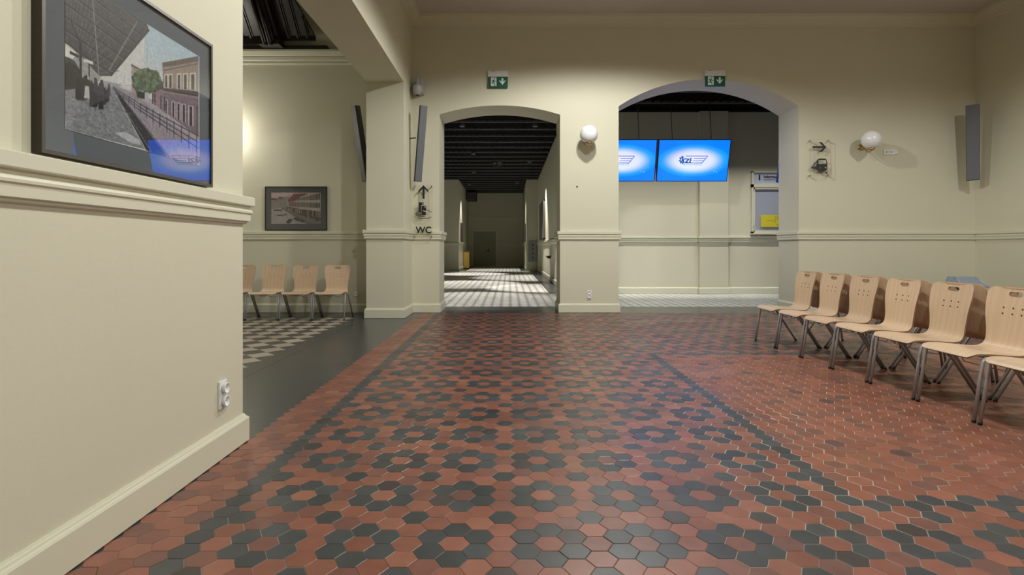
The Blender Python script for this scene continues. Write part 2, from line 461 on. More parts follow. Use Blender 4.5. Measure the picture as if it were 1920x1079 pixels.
def sweep(path, prof, closed=False):
    """sweep a profile (offset to the right of travel, z) along a 2-D path with mitred corners"""
    mb = MB(); n = len(path); P = [Vector(p) for p in path]
    rn = lambda a, b: Vector(((b-a).normalized().y, -(b-a).normalized().x))
    rows = []
    for i in range(n):
        if i == 0: off = rn(P[0], P[1])
        elif i == n-1: off = rn(P[-2], P[-1])
        else:
            a, b = rn(P[i-1], P[i]), rn(P[i], P[i+1])
            off = (a + b) / max(0.2, 1 + a.dot(b))
        rows.append([(P[i].x + off.x*o, P[i].y + off.y*o, z) for o, z in prof])
    m_ = len(prof)
    vs = [v for r_ in rows for v in r_]
    fs = [(i*m_+j, (i+1)*m_+j, (i+1)*m_+(j+1) % m_, i*m_+(j+1) % m_) for i in range(n-1) for j in range(m_)]
    fs += [tuple(reversed(range(m_))), tuple((n-1)*m_+j for j in range(m_))]
    mb.add(vs, fs)
    return mb

# ------------------------------------------------------------------ SETTING: levels
YB, YBK = 10.0, 10.75           # back wall faces
XL, XLI = -1.735, -2.35         # arcade faces (hall side, left-room side)
XN, YN = -1.585, 3.33           # near wall face and end
XR = 8.32
ZC = 5.28                       # main ceiling
YH, ZH = 14.2, 4.65             # side hall wall, black ceiling

def arc_top(x0, x1, zs, zc, n=28):
    c = (x0+x1)/2; h = zc-zs; L = (x1-x0)/2
    r = (L*L+h*h)/(2*h); cz = zc-r
    a0 = math.asin(L/r)
    return [(c + r*math.sin(a), cz + r*math.cos(a)) for a in np.linspace(a0, -a0, n)]   # right to left
A1 = (-1.25, 0.905, 3.54, 3.705)
A2 = (1.952, 5.17, 3.69, 4.175)
outl = [(XLI, 0), (XLI, ZC+0.3), (XR+0.3, ZC+0.3), (XR+0.3, 0), (A2[1], 0)] + arc_top(*A2) + [(A2[0], 0), (A1[1], 0)] + arc_top(*A1) + [(A1[0], 0)]
mb = MB(); plate_holes(mb, outl, [], lambda u, v, t: (u, t, v), YB, YBK)
struct(mb.build('wall_back', M['wall']))
mb = MB(); mb.box((-9.3, YB, 0), (XLI, YBK, 7.3)); struct(mb.build('wall_back_left', M['wall']))
# arcade: pier, beam and near wall
prof = [(9.2, 0), (9.2, 3.89), (YN, 3.89), (YN, ZC+0.3), (YB, ZC+0.3), (YB, 0)]
mb = MB(); mb.prism(prof, lambda u, v, t: (t, u, v), XL, XLI); struct(mb.build('wall_left', M['wall']))
mb = MB(); mb.box((XN-0.62, -4.2, 0), (XN, YN, ZC+0.3)); struct(mb.build('wall_left_near', M['wall']))
mb = MB(); mb.box((XR, -4.2, 0), (XR+0.3, YB, ZC+0.3)); struct(mb.build('wall_right', M['wall']))
mb = MB(); mb.box((-9.3, -4.5, 0), (XR+0.3, -4.2, 7.3)); struct(mb.build('wall_front', M['wall']))
mb = MB(); mb.box((-6.05, -4.2, 0), (-5.75, YB, 7.2)); struct(mb.build('wall_left_far', M['wall']))
mb = MB(); mb.box((XLI+0.01, -4.2, ZC), (XR+0.3, YBK, ZC+0.3)); struct(mb.build('ceiling', M['ceiling']))
mb = MB(); mb.box((-9.6, -4.5, 7.2), (XLI+0.4, YBK, 7.4))
struct(mb.build('ceiling_left', M['darkwood']))
mb = MB(); mb.box((XLI, -4.2, ZC+0.3), (XLI+0.2, YB, 7.2)); struct(mb.build('wall_left_upper', M['wall']))
# side hall and corridor
mb = MB()
mb.box((1.45, YH, 0), (10.2, YH+0.3, ZH)); mb.box((4.79, YH-0.12, 0), (5.51, YH, ZH))
struct(mb.build('wall_hall_back', M['wall']))
mb = MB(); mb.box((1.45, YH+0.3, 0), (1.75, 28.5, ZH)); struct(mb.build('wall_corridor_right', M['wall']))
mb = MB(); mb.box((0.87, 28.5, 0), (1.75, 35.5, ZH)); struct(mb.build('wall_corridor_right_far', M['wall']))
mb = MB(); mb.box((-6.3, 28.5, 0), (-2.58, 35.5, ZH)); struct(mb.build('wall_corridor_left', M['wall']))
mb = MB(); mb.box((-2.9, 35.5, 0), (1.2, 35.8, ZH)); struct(mb.build('wall_corridor_end', M['wall']))
mb = MB(); mb.box((-6.6, YBK, 0), (-6.3, 28.5, ZH)); struct(mb.build('wall_corridor_left_far', M['wall']))
mb = MB(); mb.box((10.0, YBK, 0), (10.3, YH, ZH)); struct(mb.build('wall_hall_right', M['wall']))
mb = MB(); mb.box((-6.6, YBK-0.02, ZH), (10.3, 35.8, ZH+0.3)); mb.box((-6.6, YBK, ZH-0.02), (10.2, YBK+0.01, ZH))
struct(mb.build('ceiling_hall', M['black_ceiling']))
mb = MB()
y = 11.35
while y < 35.3:
    mb.box((-6.3, y-0.022, ZH-0.06), (10.0 if y < YH-0.1 else 1.45, y+0.022, ZH-0.001)); y += 0.98
struct(mb.build('trim_1', M['rail']))
mb = MB()
x = -6.0
while x < 9.9:
    y1 = YH if x > 1.45 else 35.4
    mb.box((x-0.008, YBK, ZH-0.035), (x+0.008, y1, ZH-0.001)); x += 0.20
mb.box((1.45, YH-0.22, ZH-0.045), (10.0, YH, ZH)); struct(mb.build('trim_2', M['black_ceiling']))

# ------------------------------------------------------------------ SETTING: dado, baseboards, cornices
DADO = [(0, 1.455), (0.046, 1.455), (0.050, 1.451), (0.050, 1.405), (0.047, 1.400), (0.030, 1.398), (0.028, 1.386), (0.030, 1.380),
        (0.038, 1.377), (0.041, 1.368), (0.040, 1.358), (0.034, 1.352), (0.032, 1.345), (0.032, 1.312), (0.018, 1.308), (0.016, 1.298), (0.0, 1.292)]
BASE = [(0, 0.168), (0.006, 0.168), (0.009, 0.161), (0.013, 0.159), (0.016, 0.150), (0.022, 0.147), (0.027, 0.138), (0.027, 0.006), (0, 0.006)]
CROWN = [(0, ZC-0.19), (0.018, ZC-0.185), (0.022, ZC-0.165), (0.05, ZC-0.155), (0.055, ZC-0.12), (0.085, ZC-0.10), (0.12, ZC-0.075), (0.14, ZC-0.04),
         (0.165, ZC-0.035), (0.17, ZC-0.001), (0, ZC-0.001)]
PATHS = {
 'left': [(XLI, YB), (XLI, 9.2), (XL, 9.2), (XL, YB), (A1[0], YB), (A1[0], YBK)],
 'pier': [(A1[1], YBK), (A1[1], YB), (A2[0], YB), (A2[0], YBK)],
 'right': [(A2[1], YBK), (A2[1], YB), (XR, YB), (XR, -4.2)],
 'near': [(XN, -4.2), (XN, YN), (XN-0.62, YN)],
 'left_room': [(-5.75, -4.2), (-5.75, YB), (XLI, YB)],
 'corridor_left': [(-6.3, 28.5), (-2.58, 28.5), (-2.58, 35.5), (0.87, 35.5), (0.87, 28.5), (1.45, 28.5), (1.45, YH), (4.79, YH), (4.79, YH-0.12), (5.51, YH-0.12), (5.51, YH), (10.0, YH)],
}
k = 3
PATHS['corridor_end'] = PATHS['corridor_left'][:3] + [(-2.37, 35.5)]
PATHS['corridor_right'] = [(-0.76, 35.5)] + PATHS['corridor_left'][3:]
del PATHS['corridor_left']
for nm, p in PATHS.items():
    pb = p
    struct(sweep(pb, BASE).build('baseboard_' + nm, M['trim']))
    struct(sweep(p, DADO).build('trim_%d' % k, M['trim'])); k += 1
struct(sweep([(XL, -4.2), (XL, YB), (XR, YB), (XR, -4.2)], CROWN).build('trim_%d' % k, M['trim'])); k += 1
LC = [(0, 4.43), (0.03, 4.44), (0.035, 4.46), (0.02, 4.475), (0.05, 4.50), (0.06, 4.55), (0.045, 4.56), (0.08, 4.58), (0.11, 4.64), (0.11, 4.67), (0, 4.67)]
struct(sweep([(-5.75, YB), (XLI, YB)], LC).build('trim_%d' % k, M['trim'])); k += 1

# ------------------------------------------------------------------ SETTING: floors
mb = MB(); mb.box((-9.6, -4.5, -0.2), (10.3, 36, -0.012)); struct(mb.build('floor', M['concrete']))
mb = MB(); mb.box((-2.53, -4.2, -0.012), (-2.352, 9.93, 0.0)); mb.box((-2.348, -4.2, -0.012), (-1.50, 9.93, 0.0))
mb.box((-5.75, 9.36, -0.012), (-2.53, YB, 0.0))
mb.box((XL, 9.93, -0.012), (A1[1]+0.4, 11.05, 0.0)); mb.box((A1[1]+0.4, 9.93, -0.012), (XR, 11.05, 0.0))
mb.box((1.02, YH-0.0, -0.012), (1.45, 28.5, 0.0)); mb.box((-6.3, 11.05, -0.012), (-3.0, 16.2, 0.0))
mb.box((-3.0, 27.7, -0.012), (-2.45, 28.5, 0.0)); mb.box((-2.58, 28.5, -0.012), (-2.2, 35.5, 0.0)); mb.box((0.6, 28.5, -0.012), (0.87, 35.5, 0.0))
struct(mb.build('floor_slab', M['slab']))
mb = MB(); mb.box((-5.75, -4.2, -0.012), (-2.53, 9.36, -0.001)); struct(mb.build('floor_left', M['checker']))
mb = MB(); mb.box((-6.3, 11.05, -0.012), (10.0, 28.5, -0.001)); mb.box((-2.58, 28.5, -0.012), (0.87, 35.5, -0.001))
struct(mb.build('floor_hall', M['octagon']))
mb = MB(); mb.box((-1.50, -4.2, -0.012), (XR, 9.93, -0.0006)); struct(mb.build('floor_grout', M['grout']))

# hexagon tiles, flower pattern with a framed plain field on the right
CS, RS, X0, Y0 = 0.0927, 0.1070, -0.214, 2.177
S = CS / 1.5
def is_dark(c, r2):          # r2 = twice the row number (odd columns: odd r2)
    if c <= -12: return False
    if c == -11: return True
    in_field = False
    if c >= 19:
        if c == 19 and 7 <= r2 <= 73: return True
        if c > 19:
            if c % 2 and r2 in (7, 73): return True
            if c % 2 == 0 and r2 in (6, 74): return True
            if 7 < r2 < 73: return False
    m4 = c % 4
    if m4 == 0: return r2 % 8 in (2, 6)          # petals above and below the flower centre
    if m4 in (1, 3): return (r2 % 8) in (1, 7)
    return r2 % 8 == 4                           # single dot between four flowers
verts = []; faces = []; cols = []
ang = [k*PI/3 for k in range(6)]
hx = [(math.cos(a), math.sin(a)) for a in ang]
HY = RS / 2 / (math.sqrt(3)/2)                    # y-scale of the hexagon
for c in range(-14, 93):
    cx = X0 + CS*c
    if cx > XR + 0.05: break
    for r in range(-14, 74):
        r2 = 2*r + (1 if c % 2 else 0)
        cy = Y0 + RS*r2/2
        if cy > 9.93: continue
        if cx < -1.56 and cy < 3.1: pass
        dark = is_dark(c, r2)
        field = (c > 19 and 7 < r2 < 73)
        q = random.random()
        if dark:
            g = random.uniform(0.80, 1.22); col = (0.054*g, 0.060*g, 0.064*g)
            if q < 0.12: col = (0.062*g, 0.052*g, 0.050*g)
        else:
            g = random.uniform(0.85, 1.15); col = (0.232*g, 0.090*g, 0.062*g)
            t = random.random()
            lim = 0.34 if field else 0.30
            if t < lim: k_ = random.uniform(0.35, 0.95); col = (col[0]*(1-k_)+0.148*k_, col[1]*(1-k_)+0.074*k_, col[2]*(1-k_)+0.063*k_)
            if field and t > 0.965: col = (0.105*g, 0.058*g, 0.050*g)
            elif field: col = (col[0]*1.08, col[1]*1.06, col[2]*0.98)
            if t > 0.80 and not field: col = (col[0]*1.08, col[1]*1.18, col[2]*1.15)
        zt = 0.0012 + random.uniform(-0.0005, 0.0007)
        tx, ty = random.gauss(0, 0.004), random.gauss(0, 0.004)
        gx, gy = random.gauss(0, 0.0006), random.gauss(0, 0.0006)
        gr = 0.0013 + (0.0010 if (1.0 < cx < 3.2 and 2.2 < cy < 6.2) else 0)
        o = len(verts)
        for (ri, z) in ((1.0, -0.008), (1.0, zt-0.0009), (0.965, zt)):
            for (hx_, hy_) in hx:
                px = hx_*(S-gr)*ri; py = hy_*(HY-gr)*ri
                verts.append((cx+gx+px, cy+gy+py, z + tx*px + ty*py))
        faces.append(tuple(o+12+k for k in range(6))); cols.append(col)
        for ring in (0, 1):
            for k in range(6):
                a = o+ring*6+k; b = o+ring*6+(k+1) % 6
                faces.append((a, b, b+6, a+6)); cols.append(col)
me = bpy.data.meshes.new('floor_tiles')
me.from_pydata(verts, [], faces)
ca = me.color_attributes.new('Col', 'FLOAT_COLOR', 'CORNER')
lt = np.zeros(len(faces), dtype=np.int32); me.polygons.foreach_get('loop_total', lt)
arr = np.ones((int(lt.sum()), 4), dtype=np.float32); arr[:, :3] = np.repeat(np.array(cols, dtype=np.float32), lt, axis=0)
ca.data.foreach_set('color', arr.ravel())
me.materials.append(M['hex'])
ho = bpy.data.objects.new('floor_tiles', me); COL.objects.link(ho); struct(ho)

# ------------------------------------------------------------------ SETTING: carved timber slope over the left room
mb = MB()
def slope(x, u, t=0.0):      # u metres up the 45-degree slope, t metres off it towards the room
    q = math.sqrt(0.5)
    return (x, 9.84 - u*q - t*q, 4.84 + u*q - t*q)
def sbox(x0, x1, u0, u1, t0, t1, x0b=None, x1b=None):
    x0b = x0 if x0b is None else x0b; x1b = x1 if x1b is None else x1b
    vs = [slope(x0,u0,t0), slope(x1,u0,t0), slope(x1b,u1,t0), slope(x0b,u1,t0), slope(x0,u0,t1), slope(x1,u0,t1), slope(x1b,u1,t1), slope(x0b,u1,t1)]
    mb.add(vs, [(0,3,2,1),(4,5,6,7),(0,1,5,4),(1,2,6,5),(2,3,7,6),(3,0,4,7)])
sbox(-5.75, -3.40, 0, 3.4, -0.05, 0, None, -4.4)
x = -5.7
while x < -3.5:
    L = 3.3 if x < -4.3 else max(0.1, (-3.44-x)/0.30)
    if not (-4.36 < x < -3.94):
        sbox(x, x+0.032, 0.02, min(3.3, L), 0, 0.035); sbox(x+0.045, x+0.06, 0.02, min(3.3, L), 0, 0.018)
    x += 0.165
sbox(-4.32, -4.00, -0.02, 3.3, 0, 0.14); sbox(-4.26, -4.06, -0.02, 3.3, 0.14, 0.20); sbox(-4.22, -4.19, -0.02, 0.75, 0.2, 0.23); sbox(-4.13, -4.10, -0.02, 0.75, 0.2, 0.23)
mb.tube([slope(-4.205, 0.0, 0.24), slope(-4.205, 0.05, 0.30), slope(-4.205, 0.7, 0.25), slope(-4.205, 0.78, 0.2)], 0.022, 8)
mb.tube([slope(-4.115, 0.0, 0.24), slope(-4.115, 0.05, 0.30), slope(-4.115, 0.7, 0.25), slope(-4.115, 0.78, 0.2)], 0.022, 8)
mb.box((-5.75, 9.88, 4.67), (-3.22, 10.0, 4.735))
mb.box((-5.75, 9.80, 4.73), (-4.02, 10.0, 4.86)); mb.box((-4.02, 9.80, 4.80), (-3.40, 9.86, 4.87))
mb.box((-4.34, 9.66, 4.68), (-3.98, 9.9, 4.82))
struct(mb.build('ceiling_left_slope', M['darkwood']))

# ------------------------------------------------------------------ chairs
def catmull(P, n):
    P = [Vector(p) for p in P]; P = [2*P[0]-P[1]] + P + [2*P[-1]-P[-2]]
    out = []
    for i in range(1, len(P)-2):
        for k in range(n):
            t = k/n
            a, b, c, d = P[i-1], P[i], P[i+1], P[i+2]
            out.append(0.5*((2*b)+(c-a)*t+(2*a-5*b+4*c-d)*t*t+(3*b-a-3*c+d)*t**3))
    out.append(P[-2]); return out
PROF = catmull([(-0.005, .418), (.012, .436), (.05, .448), (.15, .447), (.27, .436), (.355, .432), (.405, .440), (.437, .472), (.452, .53), (.464, .60), (.481, .70), (.502, .80), (.516, .872)], 10)
ARC = [0.0]
for a, b in zip(PROF[:-1], PROF[1:]): ARC.append(ARC[-1] + (b-a).length)
LT = ARC[-1]
def prof_at(s):
    s = max(0, min(LT, s))
    i = int(np.searchsorted(ARC, s)) - 1; i = max(0, min(len(PROF)-2, i))
    t = (s-ARC[i])/max(1e-9, ARC[i+1]-ARC[i])
    p = PROF[i].lerp(PROF[i+1], t); d = (PROF[min(i+2, len(PROF)-1)]-PROF[max(i-1, 0)]).normalized()
    return p, Vector((-d.y, d.x))
WID = catmull([(0, .212), (.05, .232), (.13, .245), (.25, .243), (.33, .228), (.40, .202), (.455, .184), (.52, .180), (.60, .189), (.70, .205), (.78, .213), (.84, .213), (LT, .206)], 8)
def width(s):
    for a, b in zip(WID[:-1], WID[1:]):
        if a.x <= s <= b.x: return a.y + (b.y-a.y)*(s-a.x)/max(1e-9, b.x-a.x)
    return WID[-1].y
def rounded(x, s):
    return x
def shell_outline():
    right = []
    rf, rt = 0.055, 0.055
    for s in np.linspace(rf, LT-rt, 48): right.append((width(s), s))
    w0 = width(rf); w1 = width(LT-rt)
    front = [(w0-rf + rf*math.cos(a), rf - rf*math.sin(a)) for a in np.linspace(PI/2, 0, 8)]
    top = [(w1-rt + rt*math.cos(a), LT-rt + rt*math.sin(a)) for a in np.linspace(0, PI/2, 8)]
    r = front[:-1] + right + top[1:]
    return r + [(-x, s) for x, s in reversed(r)]
def slot(cx, cy, hw, hh, n=6):
    o = []
    for a in np.linspace(-PI/2, PI/2, n): o.append((cx+hw-hh+hh*math.cos(a), cy+hh*math.sin(a)))
    for a in np.linspace(PI/2, 3*PI/2, n): o.append((cx-hw+hh+hh*math.cos(a), cy+hh*math.sin(a)))
    return o
def make_shell(name):
    outer = shell_outline()
    holes = [slot(0, LT-0.050, 0.056, 0.0175)]
    for sx in (-0.074, 0.0, 0.074):
        for sy in (0.150, 0.193): holes.append(circle(sx, LT-sy, 0.0075, 10))
    ex = []
    for s in np.linspace(0.012, LT-0.012, 66):
        for x in np.linspace(-0.24, 0.24, 21):
            ok = abs(x) < width(s)-0.012 and pip(x, s, outer)
            if ok and all((abs(x-np.mean([p[0] for p in h])) > (0.062 if i == 0 else 0.012) or abs(s-np.mean([p[1] for p in h])) > (0.022 if i == 0 else 0.012)) for i, h in enumerate(holes)):
                ex.append((x, s))
    V, Fc = tri_holes(outer, holes, ex)
    V = list(V)
    T = 0.0115
    def to3(x, s, t):
        p, n = prof_at(s)
        # slight dish across the back and seat
        f = min(1.0, max(0.0, (s-0.45)/0.2))
        bow = (0.018*f) * (x/0.21)**2
        return (x, p.x - 0.25 + n.x*t - bow, p.y + n.y*t)
    n = len(V)
    vs = [to3(x, s, 0.0) for x, s in V] + [to3(x, s, -T) for x, s in V]
    fs = [tuple(f) for f in Fc] + [tuple(n+i for i in reversed(f)) for f in Fc]
    mi = [0]*len(fs); uvx = []
    cnt = {}
    for f in Fc:
        for i in range(3):
            a, b = f[i], f[(i+1) % 3]; cnt.setdefault((min(a, b), max(a, b)), []).append((a, b))
    for kk, l in cnt.items():
        if len(l) == 1:
            a, b = l[0]; o_ = len(vs); vs += [vs[b], vs[a], vs[n+a], vs[n+b]]
            uvx += [V[b], V[a], V[a], V[b]]
            fs.append((o_, o_+1, o_+2, o_+3)); mi.append(1)
    me = bpy.data.meshes.new(name); me.from_pydata(vs, [], fs)
    me.materials.append(M['beech']); me.materials.append(M['beech_edge'])
    me.polygons.foreach_set('material_index', mi)
    me.polygons.foreach_set('use_smooth', [m_ == 0 for m_ in mi])
    uvl = me.uv_layers.new(name='UVMap')
    uvv = [(x, s) for x, s in V]*2 + uvx
    for lp in me.loops: uvl.data[lp.index].uv = uvv[lp.vertex_index]
    me.update()
    o = bpy.data.objects.new(name, me); COL.objects.link(o)
    return o
def make_chair():
    t = thing('waiting_chair', 'x', 'chair')
    sh = make_shell('seat_shell'); sh.parent = t
    Yo = -0.25
    for sx in (-1, 1):
        for front in (True, False):
            if front: pts = [(.222*sx, .115+Yo, .424), (.243*sx, .085+Yo, .420), (.250*sx, .060+Yo, .400), (.252*sx, .0+Yo, .014)]
            else: pts = [(.222*sx, .185+Yo, .424), (.243*sx, .215+Yo, .420), (.250*sx, .240+Yo, .400), (.252*sx, .496+Yo, .014)]
            b = MB(); b.tube(catmull(pts, 5) if False else pts, 0.0115, 12)
            lg = b.build('leg', M['steel'], t)
            e = Vector(pts[-1]); d = (e-Vector(pts[-2])).normalized()
            b = MB(); b.tube([e - d*0.012, e + d*0.014/abs(d.z)*1.0], 0.0130, 12)
            b.build('foot_cap', M['black'], lg)
    b = MB()
    for yy in (.115, .185): b.tube([(-.224, yy+Yo, .424), (.224, yy+Yo, .424)], 0.0105, 10)
    for sx in (-1, 1): b.tube([(.215*sx, .10+Yo, .424), (.215*sx, .33+Yo, .415)], 0.009, 8)
    b.build('seat_frame', M['steel'], t)
    b = MB()
    zl = .375
    for yy in (.055,):
        b.tube([(-.252, yy+Yo, zl), (-.135, yy+Yo, zl), (-.128, yy+Yo, zl+.004), (-.118, yy+Yo, zl+.030), (-.108, yy+Yo, zl+.034), (-.085, yy+Yo, zl+.034), (-.070, yy+Yo, zl+.018), (-.03, yy+Yo, zl+.016),
                (-.02, yy+Yo, zl+.026), (.03, yy+Yo, zl+.026), (.045, yy+Yo, zl+.018), (.07, yy+Yo, zl+.03), (.085, yy+Yo, zl+.028), (.10, yy+Yo, zl+.002), (.11, yy+Yo, zl), (.252, yy+Yo, zl)], 0.0034, 7)
    b.tube([(.045*math.cos(a)+.01, .055+Yo-.006, zl+.018+.014*math.sin(a)) for a in np.linspace(0, 2*PI, 17)], 0.0032, 6, cap=False)
    b.build('wire_link', M['wire'], t)
    return t
CH = make_chair()
ORD = ['first', 'second', 'third', 'fourth', 'fifth', 'sixth', 'seventh']
def put_chair(i, loc, rz, label, group, proto=[CH]):
    o = proto[0] if put_chair.n == 0 else copy_tree(CH)
    put_chair.n += 1
    o.location = loc; o.rotation_euler = (0, 0, rz); tag(o, label, 'chair', group)
    return o
put_chair.n = 0
PITCH = 0.553
for i in range(7):
    extra = {0: 'endmost pale beech chair of the front row, farthest from the camera by the right arch',
             6: 'nearest beech chair of the front row, cut off by the right picture edge'}.get(i)
    put_chair(i, (3.31, 6.705 - PITCH*i, 0.0012), R(-90), extra or f'{ORD[i]} beech chair from the far end of the front row, facing left', 'front row of beech waiting chairs')
for i in range(6):
    put_chair(i, (3.888, 6.705 - PITCH*i, 0.0012), R(90), f'beech chair turned away behind the {ORD[i]} front row chair from the far end', 'rear row of beech waiting chairs')
for i in range(4):
    lab = ['beech chair next to the pier, at the right end of the left room row', 'beech chair second from the pier in the left room row',
           'beech chair third from the pier in the left room row', 'beech chair half hidden by the near wall edge, fourth from the pier'][i]
    put_chair(i, (-2.875 - 0.53*i, 9.14, 0.0), 0, lab, 'beech chairs along the left room wall')

# ------------------------------------------------------------------ pictures
def canvas(wd, ht, col):
    a = np.zeros((ht, wd, 3), dtype=np.float64); a[:] = np.array(col)/255.0; return a
def fillp(a, poly, col, alpha=1.0):
    h, w_, _ = a.shape
    poly = [(x*w_, y*h) for x, y in poly]
    x0 = max(0, int(min(p[0] for p in poly))); x1 = min(w_, int(max(p[0] for p in poly))+2)
    y0 = max(0, int(min(p[1] for p in poly))); y1 = min(h, int(max(p[1] for p in poly))+2)
    if x1 <= x0 or y1 <= y0: return
    SSN = 3
    ys = (np.arange(y0*SSN, y1*SSN)+0.5)/SSN; xs = (np.arange(x0*SSN, x1*SSN)+0.5)/SSN
    X, Y = np.meshgrid(xs, ys); ins = np.zeros(X.shape, bool); j = len(poly)-1
    for i in range(len(poly)):
        xi, yi = poly[i]; xj, yj = poly[j]
        if yi != yj:
            ins ^= ((yi > Y) != (yj > Y)) & (X < (xj-xi)*(Y-yi)/(yj-yi)+xi)
        j = i
    cov = ins.reshape(y1-y0, SSN, x1-x0, SSN).mean(axis=(1, 3))[..., None]*alpha
    a[y0:y1, x0:x1] = a[y0:y1, x0:x1]*(1-cov) + np.array(col)/255.0*cov
def line(a, p, q, wd, col, alpha=1.0):
    h, w_, _ = a.shape
    dx, dy = (q[0]-p[0])*w_, (q[1]-p[1])*h; L = math.hypot(dx, dy) or 1
    nx, ny = -dy/L*wd/2, dx/L*wd/2
    fillp(a, [(p[0]+nx/w_, p[1]+ny/h), (q[0]+nx/w_, q[1]+ny/h), (q[0]-nx/w_, q[1]-ny/h), (p[0]-nx/w_, p[1]-ny/h)], col, alpha)
def blob(a, cx, cy, rx, ry, col, alpha=1.0): fillp(a, circle(cx, cy, rx, 14, ry), col, alpha)
def print_mesh(name, a, wd, ht, parent, ydepth, material):
    """picture surface facing -Y, width wd, height ht, centred on the parent's origin"""
    h, w_, _ = a.shape
    xs = np.linspace(-wd/2, wd/2, w_+1); zs = np.linspace(ht/2, -ht/2, h+1)
    X, Z = np.meshgrid(xs, zs)
    V = np.stack([X.ravel(), np.full(X.size, ydepth), Z.ravel()], 1)
    idx = np.arange((h+1)*(w_+1)).reshape(h+1, w_+1)
    Fq = np.stack([idx[1:, :-1], idx[1:, 1:], idx[:-1, 1:], idx[:-1, :-1]], -1).reshape(-1, 4)
    me = bpy.data.meshes.new(name); me.from_pydata(V.tolist(), [], Fq.tolist())
    lin = np.where(a <= 0.04045, a/12.92, ((np.clip(a, 0, 1)+0.055)/1.055)**2.4).reshape(-1, 3)
    col = np.ones((h*w_, 4, 4), dtype=np.float32); col[:, :, :3] = lin[:, None, :]
    ca = me.color_attributes.new('Col', 'FLOAT_COLOR', 'CORNER'); ca.data.foreach_set('color', col.ravel())
    me.materials.append(material)
    o = bpy.data.objects.new(name, me); COL.objects.link(o); o.parent = parent
    return o
def noise_img(a, amp, seed):
    r = np.random.default_rng(seed); h, w_, _ = a.shape
    a += (r.normal(0, amp, (h, w_, 1)))
    b = r.normal(0, amp*0.8, (h//4+1, w_//4+1, 1)).repeat(4, 0).repeat(4, 1)[:h, :w_]
    a += b
def paint_platform():
    a = canvas(300, 190, (200, 203, 204))
    def P(x, y):
        x /= 2.248; y /= 2.248
        Y = 1.553*1050/(955-x); z = 1.15+(466-y)*Y/1050
        return ((Y-1.97)/0.86, (2.115-z)/0.545)
    G = lambda *q: [P(*p) for p in q]
    for i in range(24):   # sky
        t = i/24
        fillp(a, [(0.5, t*0.7), (1, t*0.7), (1, t*0.7+0.04), (0.5, t*0.7+0.04)], (165+45*t, 190+18*t, 205+3*t))
    fillp(a, G((285,180),(352,222),(440,322),(430,345),(360,345),(285,330)), (150,152,153)); fillp(a, G((285,185),(322,205),(335,232),(318,250),(285,238)), (215,215,212))
    # canopy
    fillp(a, [(0,0)] + [P(285,-240), P(560,-60), P(640,130), P(478,322), P(430,322), P(350,235), P(285,180)] + [(0,0.3)], (70,72,75))
    for k in range(16):
        t = k/15
        line(a, P(285+t*150, 60+t*250), P(300+t*215, -240+t*540), 1.2, (105,106,108), 0.8)
    for k in range(7):
        t = k/6.0
        line(a, P(285, -150+t*330), P(635-t*150, 120+t*195), 1.6, (38,39,42))
        line(a, P(285, -140+t*330), P(635-t*150, 126+t*195), 1.0, (120,122,124), 0.6)
    line(a, P(400,-20), P(430,330), 2, (150,152,152), 0.7); line(a, P(590,95), P(470,300), 2.2, (150,152,152), 0.6)
    line(a, P(640,130), P(478,322), 2.5, (48,50,52))
    # far skyline
    fillp(a, G((440,340),(500,352),(580,385),(580,420),(480,375),(440,375)), (150,155,160))
    fillp(a, G((515,365),(560,360),(575,385),(575,402),(520,385)), (188,194,198))
    # train and posts at the left
    fillp(a, G((285,238),(325,258),(350,300),(360,345),(356,400),(285,420)), (60,64,66)); fillp(a, G((290,262),(312,275),(314,295),(290,285)), (150,158,162))
    blob(a, *P(312,330), 0.06, 0.10, (40,42,40))
    line(a, P(350,180), P(352,350), 4, (35,36,38)); line(a, P(310,90), P(356,200), 2, (40,41,43)); line(a, P(387,260), P(388,360), 2.5, (40,41,43))
    fillp(a, G((365,248),(404,262),(404,275),(365,262)), (200,202,200)); fillp(a, G((305,215),(345,235),(345,248),(305,228)), (50,52,54))
    # platform
    fillp(a, G((285,380),(430,362),(482,366),(624,630),(288,545)), (128,133,138))
    r = np.random.default_rng(3)
    for _ in range(520):
        x, y = r.uniform(288, 600), r.uniform(400, 620)
        if x < 482 + (y-366)*0.53 and y < 545+(x-288)*0.25:
            blob(a, *P(x, y), r.uniform(.004, .016), r.uniform(.003, .009), [(108,113,118),(150,155,160),(98,102,108)][r.integers(3)], 0.6)
    fillp(a, G((495,560),(540,556),(600,590),(605,612),(560,600)), (175,182,190))
    # track bed, rail, opposite platform
    fillp(a, G((478,362),(500,378),(740,690),(624,630)), (46,45,50))
    fillp(a, G((478,362),(483,363),(632,640),(620,628)), (165,168,172))
    line(a, P(505,410), P(650,640), 1.4, (120,122,128)); line(a, P(535,470), P(575,490), 1.5, (85,80,80)); line(a, P(560,520), P(610,545), 1.5, (80,78,78))
    fillp(a, G((486,360),(560,385),(850,580),(850,700),(740,690)), (146,140,152))
    fillp(a, G((486,360),(500,378),(745,695),(752,690)), (95,92,98))
    fillp(a, G((560,380),(690,440),(850,560),(850,600),(700,500)), (165,158,168))
    # buildings
    fillp(a, G((566,276),(606,298),(612,430),(566,400)), (150,140,135)); fillp(a, G((564,272),(608,296),(608,302),(564,280)), (80,75,72))
    fillp(a, G((655,360),(700,350),(705,480),(655,430)), (140,122,128)); fillp(a, G((650,360),(700,346),(703,378),(655,384)), (66,55,58))
    fillp(a, G((696,268),(848,242),(848,580),(702,470)), (142,130,122))
    fillp(a, G((694,268),(848,240),(848,262),(698,288)), (98,88,82)); fillp(a, G((698,372),(848,388),(848,410),(700,384)), (70,62,60))
    line(a, P(700,300), P(848,272), 1.5, (85,76,70))
